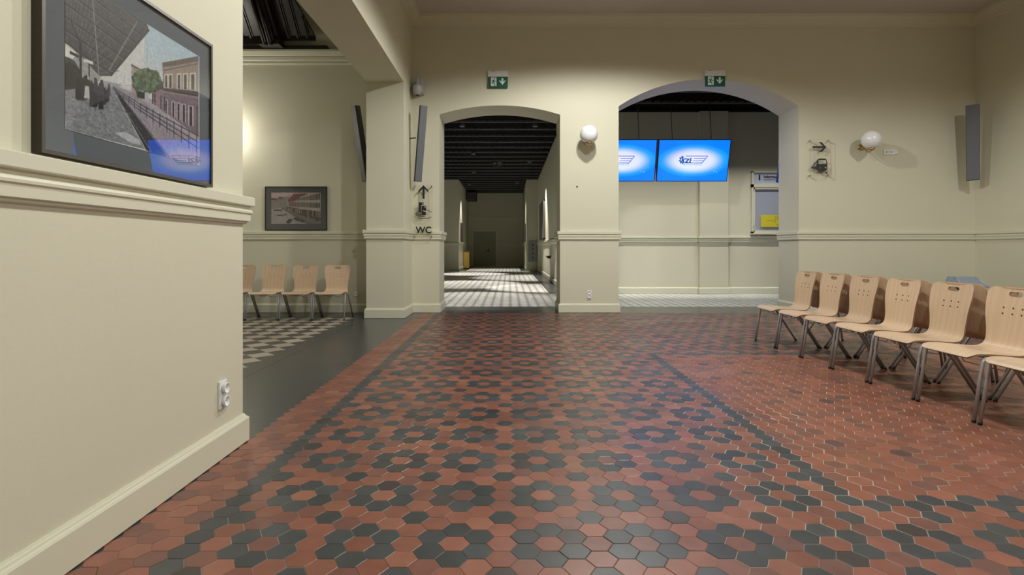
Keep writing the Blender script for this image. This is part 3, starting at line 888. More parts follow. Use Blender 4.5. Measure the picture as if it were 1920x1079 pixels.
    for x, w_ in ((712,8),(730,9),(766,10),(793,11),(824,13)):
        tt = (x-696)/152
        y0, y1 = 322-tt*6, 372+tt*14
        fillp(a, G((x-w_,y0-6),(x+w_,y0-8),(x+w_,y1),(x-w_,y1)), (190,184,176)); fillp(a, G((x-w_*.5,y0),(x+w_*.5,y0-1),(x+w_*.5,y1-2),(x-w_*.5,y1-2)), (62,60,60))
    fillp(a, G((700,392),(848,418),(848,580),(702,470)), (120,108,118))
    for x, w_ in ((712,7),(742,8),(764,8),(786,9),(816,11)):
        tt = (x-696)/152
        y0, y1 = 420+tt*38, 474+tt*75
        fillp(a, G((x-w_,y0-4),(x+w_,y0-1),(x+w_,y1),(x-w_,y1-4)), (190,182,188)); fillp(a, G((x-w_*.55,y0),(x+w_*.55,y0+2),(x+w_*.55,y1),(x-w_*.55,y1-4)), (60,54,60))
    fillp(a, G((838,450),(848,450),(848,580),(838,572)), (95,85,90))
    # tree
    for _ in range(420):
        an, rr = r.uniform(0, 2*PI), math.sqrt(r.uniform(0, 1))
        x, y = 630+62*rr*math.cos(an), 345+50*rr*math.sin(an)
        if y > 330 and x > 690: continue
        blob(a, *P(x, y), .011, .015, [(84,106,72),(66,84,60),(104,124,92),(54,66,52)][r.integers(4)], 0.85)
    fillp(a, G((585,385),(622,392),(622,420),(590,412)), (48,56,46)); fillp(a, G((622,390),(640,392),(640,430),(622,424)), (176,178,180))
    line(a, P(631,205), P(631,385), 0.9, (120,126,130)); 
    for x in (655,665,690,705): line(a, P(x,395+(x-655)*.3), P(x,440+(x-655)*.6), 2.5, (50,46,50))
    # railing
    for o in (0, 16, 32):
        line(a, P(486,366+o*.3), P(600,440+o*.8), 1.3, (70,72,78)); line(a, P(600,440+o*.8), P(848,575+o*1.6), 1.8, (70,72,80))
    for k in range(14):
        t = (k/13)**1.25; x = 500+t*340
        y = 380+t*190
        line(a, P(x, y-4), P(x, y+24+t*55), 1.1+t*1.6, (52,53,60))
    # people
    for _ in range(46):
        x = r.uniform(335, 476); sz = 0.6+0.5*(476-x)/140; yb = r.uniform(395, 455) if x > 390 else r.uniform(395, 425)
        c = [(28,29,31),(40,40,43),(22,22,24),(58,58,62)][r.integers(4)]
        fillp(a, G((x-9*sz,yb-62*sz),(x+9*sz,yb-62*sz),(x+11*sz,yb),(x-11*sz,yb)), c)
        blob(a, *P(x, yb-70*sz), .010*sz, .022*sz, c)
    fillp(a, G((370,362),(386,366),(390,416),(366,414)), (178,180,182)); blob(a, *P(384,330), .008, .014, (160,160,158))
    fillp(a, G((430,400),(446,402),(448,462),(426,460)), (26,27,30)); fillp(a, G((405,390),(420,392),(420,450),(404,448)), (24,25,27))
    noise_img(a, 0.022, 5)
    return np.clip(a, 0, 1)
def paint_street():
    a = canvas(150, 96, (120,118,118))
    P = lambda x, y: ((x-278)/897.0, (y-220)/565.0)
    G = lambda *q: [P(*p) for p in q]
    r = np.random.default_rng(4)
    fillp(a, G((278,220),(1175,220),(1175,330),(278,330)), (205,182,182))
    fillp(a, G((278,470),(470,500),(900,785),(278,785)), (176,172,174))
    fillp(a, G((278,320),(350,318),(405,350),(405,500),(278,520)), (150,138,130)); fillp(a, G((278,315),(345,318),(405,355),(278,362)), (110,70,72))
    fillp(a, G((405,300),(600,290),(600,510),(405,480)), (142,140,134)); fillp(a, G((405,300),(470,300),(490,345),(405,330)), (82,74,74))
    fillp(a, G((565,340),(800,250),(930,235),(930,600),(760,620),(560,520)), (178,172,158)); fillp(a, G((570,350),(690,245),(930,236),(850,300),(620,390),(590,390)), (126,66,72))
    fillp(a, G((800,300),(1000,240),(1175,220),(1175,600),(1000,640),(800,600)), (196,192,182))
    fillp(a, G((590,385),(700,360),(700,470),(600,470)), (168,120,116))
    for x in range(610, 1170, 27):
        t = (x-600)/570
        for y0, y1 in ((300-70*t+60*(1-t), 350-0*t+20*(1-t)), (395+10*t, 470+30*t)):
            fillp(a, G((x-6-5*t,y0),(x+6+5*t,y0),(x+6+5*t,y1),(x-6-5*t,y1)), (78,66,62))
    fillp(a, G((560,470),(800,520),(1175,560),(1175,740),(1000,690),(760,620),(560,540)), (86,74,70))
    for x in range(580, 1170, 34):
        fillp(a, G((x,500+(x-580)*.1),(x+14,500+(x-580)*.1),(x+14,560+(x-580)*.2),(x,555+(x-580)*.2)), [(150,138,110),(60,50,48),(170,160,150)][r.integers(3)])
    fillp(a, G((470,505),(690,650),(1000,785),(1175,785),(1175,740),(760,615)), (128,122,122))
    line(a, P(470,505), P(980,785), 1.6, (60,54,54))
    for x, y in ((345,540),(380,540),(420,540),(455,538),(405,632),(440,632),(480,628),(530,620)): blob(a, *P(x, y), .03, .022, (62,54,54))
    for x, y, rr in ((620,720,.05),(590,755,.05),(720,690,.045),(760,715,.05),(840,735,.05),(1120,680,.035),(1100,725,.03)): blob(a, *P(x, y), rr, rr*.9, (60,54,52))
    fillp(a, G((945,300),(955,300),(955,690),(945,690)), (178,176,172))
    noise_img(a, 0.03, 6)
    return np.clip(a, 0, 1)
M['mat_dimmed'] = mat('dimmed_grey_mount_board', (0.052, 0.058, 0.062, 1), 0.7, spec=0.3, noise=0.03, nscale=40)  # darker copy of the slate mount, dimmer light put into its colour
M['print_dimmed'] = attr_mat('printed_street_photograph', 0.5, 0.72, 0.3)  # print colours scaled down to dim it like its mount
M['print'] = attr_mat('printed_photograph', 0.5, 1.0, 0.3)
def picture(label, loc, rz, W, H, inset, img, face, mount='mat_grey', pr='print'):
    """frame centred on loc; wall plane at local y = 0, picture faces -Y"""
    t = thing('framed_picture', label, 'picture', loc, (0, 0, rz))
    D, fw = 0.034, 0.014
    mb = MB()
    hw, hh = W/2, H/2
    for (lo, hi) in (((-hw, -hh), (hw, -hh+fw)), ((-hw, hh-fw), (hw, hh)), ((-hw, -hh+fw), (-hw+fw, hh-fw)), ((hw-fw, -hh+fw), (hw, hh-fw))):
        mb.box((lo[0], -D, lo[1]), (hi[0], 0, hi[1]), 0); mb.box((lo[0], -D-0.002, lo[1]), (hi[0], -D, hi[1]), 1)
    mb.build('frame', [M['frame_wood'], face], t)
    mb = MB(); mb.box((-hw+fw, -D+0.010, -hh+fw), (hw-fw, -0.002, hh-fw)); mb.build('mount_board', M[mount], t)
    print_mesh('print', img, W-2*inset[0], H-inset[1]-inset[2], t, -D+0.0085, M[pr]).location = (0, 0, (inset[2]-inset[1])/2)
    mb = MB(); mb.box((-hw+fw, -D+0.002, -hh+fw), (hw-fw, -D+0.004, hh-fw)); mb.build('glass', M['glass'], t)
    return t
picture('large framed old photo of a railway platform on the near left wall', (XN, 2.392, 1.841), R(90.19), 1.075, 0.746, (0.11, 0.098, 0.10), paint_platform(), M['frame_face'])
picture('dark framed old street photo above the chairs in the left room', (-3.80, YB, 1.862), 0, 1.10, 0.78, (0.11, 0.108, 0.115), paint_street(), M['frame_wood'], 'mat_dimmed', 'print_dimmed')

# ------------------------------------------------------------------ wall lamps
def globe_lamp(label, x, z, lit=False, y=YB, rz=0):
    t = thing('globe_wall_lamp', label, 'lamp', (x, y, z), (0, 0, rz))
    b = MB(); b.lathe([(0.0, 0), (0.052, 0), (0.056, 0.006), (0.050, 0.018), (0.025, 0.026), (0.0, 0.028)], 28, 0, Matrix.Translation((0, 0, -0.075)) @ Matrix.Rotation(R(90), 4, 'X'))
    b.build('wall_plate', M['brass'], t)
    b = MB(); b.tube(catmull([(0, -0.02, -0.075), (0, -0.08, -0.085), (0, -0.16, -0.165), (0, -0.25, -0.205), (0, -0.30, -0.185), (0, -0.30, -0.165)], 6), 0.010, 10)
    b.tube([(0, -0.02, -0.075), (0, -0.11, -0.01), (0, -0.16, 0.0)], 0.007, 8)
    b.lathe([(0.018, -0.19), (0.055, -0.175), (0.062, -0.155), (0.058, -0.145)], 24, 0, Matrix.Translation((0, -0.30, 0)))
    b.build('arm', M['brass'], t)
    b = MB(); bm = bmesh.new(); bmesh.ops.create_uvsphere(bm, u_segments=40, v_segments=24, radius=0.158)
    b.bm(bm, 0, Matrix.Translation((0, -0.30, 0)), True); bm.free()
    b.build('globe', M['opal_lit'] if lit else M['opal'], t)
    return t
globe_lamp('white globe wall lamp on the pier between the two arches', 1.378, 3.127)
globe_lamp('white globe wall lamp right of the train sign', 6.27, 3.03)
globe_lamp('lit globe wall lamp on the left room back wall, behind the near wall edge', -5.06, 3.18, True)
globe_lamp('unseen lit globe added on the left room side wall for the timber highlights', -5.75, 3.22, True, 8.7, R(90))  # hidden lamp added to throw streaks on the timber slope

# ------------------------------------------------------------------ exit signs
def exit_sign(label, x0, x1, z0, z1):
    W, H = x1-x0, z1-z0
    t = thing('exit_sign', label, 'sign', ((x0+x1)/2, YB, z0), (0, 0, 0))
    zc = H*0.64
    b = MB(); b.rbox((-W/2, -0.062, zc), (W/2, 0, H), 0.006); b.build('casing', M['white_pl'], t)
    b = MB(); b.box((-W*0.36, -0.0632, H*0.955), (-W*0.15, -0.061, H*0.972)); b.build('label_strip', M['grey_dark'], t)
    b = MB(); b.box((-W/2+0.006, -0.050, 0), (W/2-0.004, -0.020, zc)); b.build('sign_panel', M['green'], t)
    # pictogram drawn in the source crop's coordinates
    cx, cy, sx = 610.0, 825.0, W/670.0
    sy = zc/360.0
    to3 = lambda u, v, tt: ((u-cx)*sx, tt, (cy-v)*sy)
    b = MB(); b.prism([(368,482),(560,482),(560,775),(368,775)], to3, -0.0515, -0.0498); b.build('doorway_mark', M['signwhite'], t)
    b = MB()
    b.prism(circle(490, 526, 19, 16), to3, -0.0525, -0.0515)
    b.prism([(425,565),(478,560),(492,590),(505,610),(552,612),(552,628),(498,632),(478,615),(468,645),(500,690),(520,770),(498,770),(478,705),(440,668),(420,700),(375,712),(372,696),(408,684),(428,628),(442,592),(415,592),(400,622),(386,614),(404,572)], to3, -0.0525, -0.0515)
    b.build('running_figure', M['green'], t)
    b = MB()
    b.prism([(728,505),(792,505),(795,628),(862,565),(862,605),(760,738),(650,605),(650,565),(728,628)], to3, -0.0515, -0.0498)
    b.build('arrow', M['signwhite'], t)
    return t
exit_sign('green exit sign with white down arrow above the left arch', -0.378, -0.024, 4.01, 4.305)
exit_sign('green exit sign with white down arrow hanging over the right arch crown', 3.478, 3.838, 4.03, 4.318)
# unlit exit sign in the corridor
t = thing('hanging_exit_sign', 'dull unlit exit sign hanging from the black corridor ceiling', 'sign', (-0.43, 20.0, 4.08))
b = MB(); b.box((-0.165, -0.02, 0), (0.165, 0.02, 0.19)); b.build('sign_panel', M['signgreen_dull'], t)
b = MB(); to3 = lambda u, v, tt: (u, tt, v)
b.prism([(-0.145,0.095),(-0.09,0.15),(-0.075,0.135),(-0.095,0.11),(-0.03,0.11),(-0.03,0.08),(-0.095,0.08),(-0.075,0.055),(-0.09,0.04)], to3, -0.0215, -0.0198); b.build('arrow', M['signwhite_dull'], t)
b = MB(); b.box((0.03, -0.0215, 0.03), (0.14, -0.0198, 0.165)); b.build('doorway_mark', M['signwhite_dull'], t)
b = MB(); b.prism(circle(0.09, 0.140, 0.013, 10), to3, -0.0225, -0.0215); stroke(b, [(0.088,0.12),(0.078,0.085),(0.10,0.06),(0.108,0.035)], 0.016, to3, -0.0225, -0.0215); stroke(b, [(0.078,0.085),(0.06,0.055),(0.045,0.05)], 0.014, to3, -0.0225, -0.0215); stroke(b, [(0.055,0.095),(0.07,0.115),(0.10,0.112),(0.12,0.095)], 0.011, to3, -0.0225, -0.0215)
b.build('running_figure', M['signgreen_dull'], t)
b = MB(); b.tube([(-0.1,0,0.19),(-0.1,0,ZH-4.08)], 0.006, 6); b.tube([(0.1,0,0.19),(0.1,0,ZH-4.08)], 0.006, 6); b.build('hanger', M['grey_dark'], t)

# ------------------------------------------------------------------ clear wayfinding plates
def plate(t, W, H, ins=0.018, off=0.075):
    b = MB(); b.box((-W/2, -off-0.006, -H/2), (W/2, -off, H/2)); b.mi = [1, 1, 0, 1, 0, 1]
    b.build('clear_plate', [M['acrylic'], M['acrylic_edge']], t)
    for sx in (-1, 1):
        for sz in (-1, 1):
            b = MB(); b.lathe([(0.008, 0.0), (0.008, off), (0.0125, off), (0.0125, off+0.012), (0.010, off+0.015)], 14, 0, Matrix.Translation((sx*(W/2-ins), 0, sz*(H/2-ins))) @ Matrix.Rotation(R(90), 4, 'X'))
            b.build('standoff', M['chrome'], t)
SY = YB - 0.08
pxm = SY / F_PX
def crop3(ox, oy, sc, X, Z):
    """crop coordinates -> local coordinates on a plate centred at (X, Z)"""
    return lambda u, v, tt: ((ox + u/sc - VPX)*pxm - X, tt, CAM_H + (VPY - (oy + v/sc))*pxm - Z)
X_, Z_ = -1.528, 1.805
t = thing('luggage_and_toilet_sign', 'clear wall sign with up arrow, luggage symbol and WC letters', 'sign', (X_, YB, Z_))
plate(t, 0.33, 0.93)
q = crop3(760, 330, 8.3, X_, Z_); T0, T1 = -0.0832, -0.0812
b = MB(); b.prism([(283,146),(358,226),(358,260),(300,204),(300,358),(268,358),(268,204),(206,260),(206,226)], q, T0, T1); b.build('arrow', M['black_vinyl'], t)
b = MB()
plate_holes(b, [(207,413),(284,413),(284,452),(248,452),(248,570),(207,570)], [[(264,424),(274,424),(274,440),(264,440)]], q, T0, T1)
plate_holes(b, [(254,465),(322,465),(322,545),(275,535),(268,548),(322,568),(322,612),(254,612)], [[(298,476),(312,476),(312,494),(298,494)]], q, T0, T1)
for pts in ([(270,530),(330,528),(372,544),(386,566),(408,560)], [(408,640),(386,646),(366,660),(212,660),(198,640)], [(206,550),(180,565),(162,592),(178,618),(250,636),(300,630)], [(170,588),(250,590)], [(176,605),(250,606)], [(186,622),(250,622)]):
    stroke(b, pts, 8.5, q, T0, T1)
b.build('luggage_pictogram', M['black_vinyl'], t)
p0 = q(290, 848, T0)
text('lettering', 'WC', 0.158, M['black_vinyl'], t, (p0[0]-0.005, -0.0822, p0[2]), bold=0.0045, extrude=0.001)
X_, Z_ = 5.508, 2.752
t = thing('train_sign', 'clear wall sign with right arrow and black train symbol', 'sign', (X_, YB, Z_))
plate(t, 0.365, 0.655)
q = crop3(1500, 250, 11.99, X_, Z_)
b = MB(); b.prism([(425,203),(487,203),(592,315),(492,422),(428,422),(508,338),(280,338),(280,290),(508,290)], q, T0, T1); b.build('arrow', M['black_vinyl'], t)
b = MB()
plate_holes(b, [(248,778),(300,722),(352,655),(385,600),(420,574),(500,568),(575,574),(600,610),(608,680),(612,770),(604,820),(580,848),(520,858),(450,858),(400,828),(330,790)],
            [[(415,610),(585,606),(592,688),(412,688)], [(290,762),(340,705),(376,662),(372,690),(345,738),(312,766)], circle(457,775,22,12), circle(576,775,17,12)], q, T0, T1)
for pts in ([(440,850),(455,884),(500,868),(560,876),(615,886)], [(250,785),(320,800),(420,845)], [(560,862),(600,905),(625,925)]): stroke(b, pts, 13, q, T0, T1)
b.build('train_pictogram', M['black_vinyl'], t)

# ------------------------------------------------------------------ column loudspeakers
def speaker(label, loc, yaw, tilt, wd, L=1.29, dp=0.12):
    """loc = middle of the cabinet's back; front faces local -Y"""
    t = thing('column_loudspeaker', label, 'loudspeaker', loc, (0, 0, yaw))
    Rm = Matrix.Rotation(tilt, 4, 'X')
    b = MB(); b.prism([(-wd/2, -dp), (wd/2, -dp), (wd/2, -dp+0.03), (0.025, 0), (-0.025, 0), (-wd/2, -dp+0.03)], lambda u, v, tt: Rm @ Vector((u, v, tt)), -L/2, L/2); b.build('cabinet', M['grey_dark'], t)
    b = MB(); b.rbox((-wd/2+0.004, -dp-0.008, -L/2+0.01), (wd/2-0.004, -dp+0.004, L/2-0.004), 0.003, 0, Rm, 1); b.build('grille', M['grey_cab'], t)
    return t
def bracket(t, p, q_):
    b = MB(); b.tube([p, q_], 0.011, 8); b.build('bracket', M['grey_dark'], t)
sp1 = speaker('grey column loudspeaker leaning out beside the left arch, under the camera', (-1.585, 9.70, 2.96), R(37), R(9.5), 0.135)
sp2 = speaker('grey column loudspeaker on the far side of the pier, partly hidden in the left room', (-2.500, 9.70, 2.96), R(-45), R(9.5), 0.14)
bracket(sp1, (-0.04, 0.0, 0.1), (-0.10, 0.10, 0.1)); bracket(sp2, (0.03, 0.0, 0.1), (0.08, 0.09, 0.1))
sp3 = speaker('grey column loudspeaker in the right back corner of the hall', (8.05, 9.72, 2.98), R(-42), R(7), 0.185)

bracket(sp3, (0, 0.0, 0.1), (0.0, 0.31, 0.1))

# ------------------------------------------------------------------ dome camera
t = thing('dome_camera', 'small grey dome camera on the corner above the left loudspeaker', 'camera', (-1.60, 9.74, 3.90))
b = MB(); b.lathe([(0.030, -0.085), (0.052, -0.075), (0.066, -0.035), (0.078, -0.02), (0.080, 0.075), (0.072, 0.085), (0.0, 0.086)], 28); b.build('housing', M['grey_light'], t)
b = MB(); b.lathe([(0.004, -0.098), (0.030, -0.092), (0.048, -0.070), (0.056, -0.040), (0.056, -0.02)], 24); b.build('dome', M['black'], t)
b = MB(); b.tube([(-0.135, 0.08, 0.10), (-0.09, 0.05, 0.145), (-0.03, 0.02, 0.14), (0, 0, 0.10)], 0.012, 8); b.tube([(0.0, 0, 0.08), (0.0, 0, 0.235)], 0.022, 10)
b.rbox((-0.03, 0.03, -0.02), (0.085, 0.257, 0.225), 0.006); b.build('bracket', M['grey_light'], t)

# ------------------------------------------------------------------ sockets, small wall fittings
def socket(label, loc, rz, n=2):
    t = thing('wall_socket', label, 'socket', loc, (0, 0, rz))
    H = 0.082*n - 0.012*(n-1)
    b = MB(); b.rbox((-0.041, -0.011, -H/2), (0.041, 0, H/2), 0.004); b.build('face_plate', M['white_pl'], t)
    for k in range(n):
        z = (k-(n-1)/2)*0.071
        b = MB(); b.lathe([(0.022, 0.0), (0.027, 0.010), (0.031, 0.022), (0.029, 0.026), (0.024, 0.024), (0.020, 0.013), (0.0, 0.012)], 22, 0, Matrix.Translation((0, -0.008, z)) @ Matrix.Rotation(R(90), 4, 'X'))
        rg = b.build('socket_ring', M['white_pl'], t)
        b = MB()
        for sx in (-1, 1): b.lathe([(0.003, 0), (0.003, 0.0135)], 8, 0, Matrix.Translation((0.0095*sx, -0.008, z)) @ Matrix.Rotation(R(90), 4, 'X'))
        b.build('contact_hole', M['black'], rg)
    return t
socket('white double wall socket low on the near left wall', (XN, 3.085, 0.345), R(90))
socket('white double wall socket low on the pier between the arches', (1.425, YB, 0.325), 0)
socket('single wall socket low on the left room wall beside the last chair', (-2.73, YB, 0.33), 0, 1)
t = thing('emergency_light_label', 'small white wall unit with dark dashes right of the right globe lamp', 'fitting', (6.79, YB, 2.82))
b = MB(); b.rbox((-0.115, -0.02, 0), (0.095, 0, 0.092), 0.004); b.build('casing', M['white_pl'], t)
b = MB()
for x0, x1 in ((-0.085, -0.04), (-0.02, -0.008), (0.0, 0.045)): b.box((x0, -0.0208, 0.044), (x1, -0.0195, 0.054))
b.build('dark_marks', M['black'], t)
b = MB(); b.rbox((0.098, -0.016, 0.012), (0.138, 0, 0.078), 0.004); b.build('sensor_cap', M['white_pl'], t)
b = MB(); b.tube([(1.21, YB, 2.255), (1.21, YB-0.02, 2.255), (1.21, YB-0.026, 2.246)], 0.006, 8); b.lathe([(0.0, 0), (0.014, 0.001), (0.014, 0.005), (0.0, 0.006)], 12, 0, Matrix.Translation((1.21, YB, 2.255)) @ Matrix.Rotation(R(90), 4, 'X'))
tag(b.build('wall_hook', M['black']), 'tiny dark hook on the pier below the globe lamp', 'hook')

# ------------------------------------------------------------------ ceiling screens
def screen_mat():
    N = NT('blue_screen_picture')
    uv = N.node('ShaderNodeTexCoord')
    mp = N.node('ShaderNodeMapping'); mp.inputs['Scale'].default_value = (1/0.60, 0, 1/0.27); mp.inputs['Location'].default_value = (0, 0, 0)
    N.link(uv.outputs['Object'], mp.inputs['Vector'])
    ln = N.node('ShaderNodeVectorMath', operation='LENGTH'); N.link(mp.outputs[0], ln.inputs[0])
    rp = N.node('ShaderNodeValToRGB'); cr = rp.color_ramp; cr.interpolation = 'EASE'
    cr.elements[0].position = 0.0; cr.elements[0].color = (0.92, 0.92, 1.0, 1)
    cr.elements[1].position = 1.0; cr.elements[1].color = (0.0, 0.235, 1.0, 1)
    e = cr.elements.new(0.42); e.color = (0.78, 0.84, 1.0, 1)
    e = cr.elements.new(0.86); e.color = (0.01, 0.36, 1.0, 1)
    dv = N.node('ShaderNodeMath', operation='DIVIDE'); dv.inputs[1].default_value = 1.45
    N.link(ln.outputs['Value'], dv.inputs[0]); N.link(dv.outputs[0], rp.inputs[0])
    # soft diagonal shimmer in the picture
    nz = N.node('ShaderNodeTexNoise', i_Scale=1.6, i_Detail=1.0); N.link(uv.outputs['Object'], nz.inputs['Vector'])
    mr = N.node('ShaderNodeMapRange'); mr.inputs['To Min'].default_value = 0.75; mr.inputs['To Max'].default_value = 1.25
    N.link(nz.outputs['Fac'], mr.inputs['Value'])
    sc = N.node('ShaderNodeVectorMath', operation='MULTIPLY')
    cb = N.node('ShaderNodeCombineXYZ'); cb.inputs[0].default_value = 1.0; cb.inputs[2].default_value = 1.7
    N.link(mr.outputs[0], cb.inputs[1]); N.link(rp.outputs[0], sc.inputs[0]); N.link(cb.outputs[0], sc.inputs[1])
    N.link(sc.outputs[0], N.b.inputs['Emission Color']); N.b.inputs['Emission Strength'].default_value = 1.0
    N.b.inputs['Base Color'].default_value = (0.01, 0.01, 0.015, 1); N.b.inputs['Roughness'].default_value = 0.35
    return N.m
M['screen'] = screen_mat()
M['logo_blue'] = emit('logo_blue', (0.01, 0.10, 0.33, 1), 1.0)
M['logo_grey'] = emit('logo_grey', (0.28, 0.40, 0.60, 1), 1.0)
M['glow_mark'] = emit('pale_blue_mark', (0.10, 0.42, 2.6, 1), 1.0)
def tv(label, x, y=12.88, z=3.172):
    W, H, D = 1.645, 0.965, 0.06
    t = thing('ceiling_screen', label, 'screen', (x, y, z), (R(15.5), 0, 0))   # top tilts towards the viewer
    b = MB(); b.rbox((-W/2, -D/2, -H/2), (W/2, D/2, H/2), 0.004, seg=1); b.build('bezel', M['bezel'], t)
    b = MB(); b.box((-W/2+0.018, -D/2-0.002, -H/2+0.018), (W/2-0.018, -D/2+0.002, H/2-0.018)); s = b.build('screen_picture', M['screen'], t)
    T0, T1 = -D/2-0.004, -D/2-0.0018
    # logo: crop coordinates of the photographed screen (690..1680 x 180..735)
    to3 = lambda u, v, tt: ((u-1185)*W/985.0, tt, (458-v)*H/560.0)
    b = MB()
    out_, in_ = [], []
    for k in range(41):                      # left half of a cog wheel, as a toothed ring
        a = PI*0.42 + PI*1.16*k/40
        rr = 58 if (k//4) % 2 == 0 else 44
        out_.append((1040+rr*math.cos(a)*0.95, 448+rr*math.sin(a))); in_.append((1040+30*math.cos(a)*0.95, 448+30*math.sin(a)))
    for k in range(40):
        b.prism([out_[k], out_[k+1], in_[k+1], in_[k]], to3, T0, T1)
    b.prism([(1030,412),(1048,412),(1043,440),(1068,424),(1088,424),(1054,450),(1070,488),(1050,488),(1039,462),(1034,488),(1016,488)], to3, T0, T1)
    b.prism([(1078,430),(1132,430),(1128,444),(1100,474),(1122,474),(1118,488),(1070,488),(1074,474),(1104,444),(1074,444)], to3, T0, T1)
    b.prism([(1142,420),(1160,420),(1152,452),(1164,446),(1162,456),(1150,464),(1146,476),(1160,476),(1156,488),(1124,488),(1132,462)], to3, T0, T1)
    b.build('logo_letters', M['logo_blue'], s)
    b = MB()
    for y, x0, x1 in ((398, 1080, 1376), (430, 1185, 1352), (460, 1178, 1330), (488, 1070, 1310)):
        stroke(b, [(x0, y), (x1, y)], 8.0, to3, T0, T1); stroke(b, [(x1, y), (x1-18, y+26 if y < 480 else y+2)], 8.0, to3, T0, T1)
    b.build('logo_wing', M['logo_blue'], s)
    p = to3(1180, 508, T0)
    text('logo_name', 'BYDGOSZCZ', 0.062, M['logo_grey'], s, (p[0], -D/2-0.003, p[2]), bold=0.0006, sx=1.15)
    b = MB()
    for u, v in ((1500,580),(1535,560),(1570,540),(1520,610),(1480,600)):
        b.prism(circle(u, v, 12, 8), to3, T0+0.001, T1)
    b.build('pale_mark', M['glow_mark'], s)
    b = MB()
    Rinv = Matrix.Rotation(-R(15.5), 4, 'X')
    for sx in (-0.5, 0.5):
        top = Rinv @ Vector((sx*W*0.55, 0.22, ZH-z)); 
        b.tube([(sx*W*0.55, 0.045, 0.1), top], 0.009, 8)
    b.rbox((-0.35, D/2, -0.2), (0.35, D/2+0.05, 0.2), 0.004); b.build('ceiling_mount', M['rail'], t)
    return t
tv('lit blue screen partly hidden by the pier, left of the fully visible screen', 2.545)
tv('fully visible lit blue screen with winged logo inside the right arch', 4.222)
tv('lit blue screen showing only a thin edge behind the right arch jamb', 6.225, 11.2, 2.95)

# ------------------------------------------------------------------ information board in the side hall
t = thing('information_board', 'cream framed information board behind the right arch jamb', 'board', (6.96, YH, 1.53))
W, H = 1.68, 1.56
b = MB()
for lo, hi in (((-W/2, 0), (W/2, 0.045)), ((-W/2, H-0.025), (W/2, H)), ((-W/2, 0), (-W/2+0.05, H)), ((W/2-0.05, 0), (W/2, H)), ((-W/2, 1.16), (W/2, 1.24))):
    b.box((lo[0], -0.07, lo[1]), (hi[0], 0, hi[1]))
b.box((-W/2-0.02, -0.09, -0.03), (W/2+0.02, 0, 0.0)); b.build('frame', M['trim'], t)
b = MB(); b.box((-W/2+0.05, -0.04, 1.24), (W/2-0.05, -0.01, H-0.025)); hd = b.build('header_panel', M['board_white'], t)
text('lettering', 'Informacja', 0.098, M['black_vinyl'], hd, (-0.53, -0.042, 1.425), align='LEFT', bold=0.003)
text('info_mark', 'i', 0.20, M['black_vinyl'], hd, (-0.635, -0.042, 1.41), bold=0.010)
b = MB(); b.box((-0.53, -0.0425, 1.345), (-0.2, -0.0405, 1.357)); b.build('underline', M['black_vinyl'], hd)
b = MB(); b.box((-W/2+0.05, -0.03, 0.045), (W/2-0.05, -0.01, 1.16)); b.build('back_panel', M['board_white'], t)
b = MB()
for lo, hi in (((-W/2+0.05, 0.045), (W/2-0.05, 0.075)), ((-W/2+0.05, 1.11), (W/2-0.05, 1.16)), ((-W/2+0.05, 0.045), (-W/2+0.085, 1.16)), ((W/2-0.085, 0.045), (W/2-0.05, 1.16))):
    b.box((lo[0], -0.06, lo[1]), (hi[0], -0.03, hi[1]))
dr = b.build('door', M['trim'], t)
b = MB(); b.box((-W/2+0.085, -0.050, 0.075), (W/2-0.085, -0.046, 1.11)); b.build('glass', M['glass'], dr)
b = MB()
for z in (0.12, 1.06): b.box((-W/2+0.04, -0.075, z), (-W/2+0.055, -0.06, z+0.08))
b.build('hinge', M['steel'], dr)
nt = thing('yellow_notice', 'yellow paper notice in the information board', 'notice', (6.95, YH-0.056, 1.685))
b = MB(); b.box((-0.60, -0.0012, 0), (0.12, 0.0, 0.31)); b.build('paper', M['yellow_paper'], nt)
b = MB()
for z in (0.26, 0.225, 0.07, 0.04): b.box((-0.20, -0.002, z), (0.08, -0.0011, z+0.012))
b.box((-0.24, -0.002, 0.11), (-0.232, -0.0011, 0.29)); b.box((-0.46, -0.002, 0.16), (-0.28, -0.0011, 0.17)); b.box((-0.24, -0.002, 0.19), (0.1, -0.0011, 0.198))
b.build('print', M['yellow_line'], nt)

# ------------------------------------------------------------------ bin behind the chairs
t = thing('waste_bin', 'grey waste bin with blue grey sloping lid behind the chairs on the right', 'bin', (7.42, 9.10, 0))
b = MB(); b.rbox((-0.20, -0.14, 0.0012), (0.20, 0.17, 0.53), 0.015); b.build('body', M['grey_dark'], t)
b = MB()
lo = [(-0.215,-0.19,0.54),(0.215,-0.19,0.54),(0.215,0.185,0.54),(-0.215,0.185,0.54)]; hi = [(-0.170,0.02,0.685),(0.170,0.02,0.685),(0.170,0.175,0.685),(-0.170,0.175,0.685)]
md = [(-0.215,-0.19,0.52),(0.215,-0.19,0.52),(0.215,0.185,0.52),(-0.215,0.185,0.52)]
b.add(md+lo+hi, [(3,2,1,0),(0,1,5,4),(1,2,6,5),(2,3,7,6),(3,0,4,7),(4,5,9,8),(5,6,10,9),(6,7,11,10),(7,4,8,11),(8,9,10,11)])
ld = b.build('lid', M['blue_grey'], t)
b = MB()
for sx in (-1, 1): b.tube([(0.20*sx,-0.185,0.545),(0.166*sx,0.015,0.687)], 0.012, 8)
b.build('lid_rib', M['grey_light'], ld)

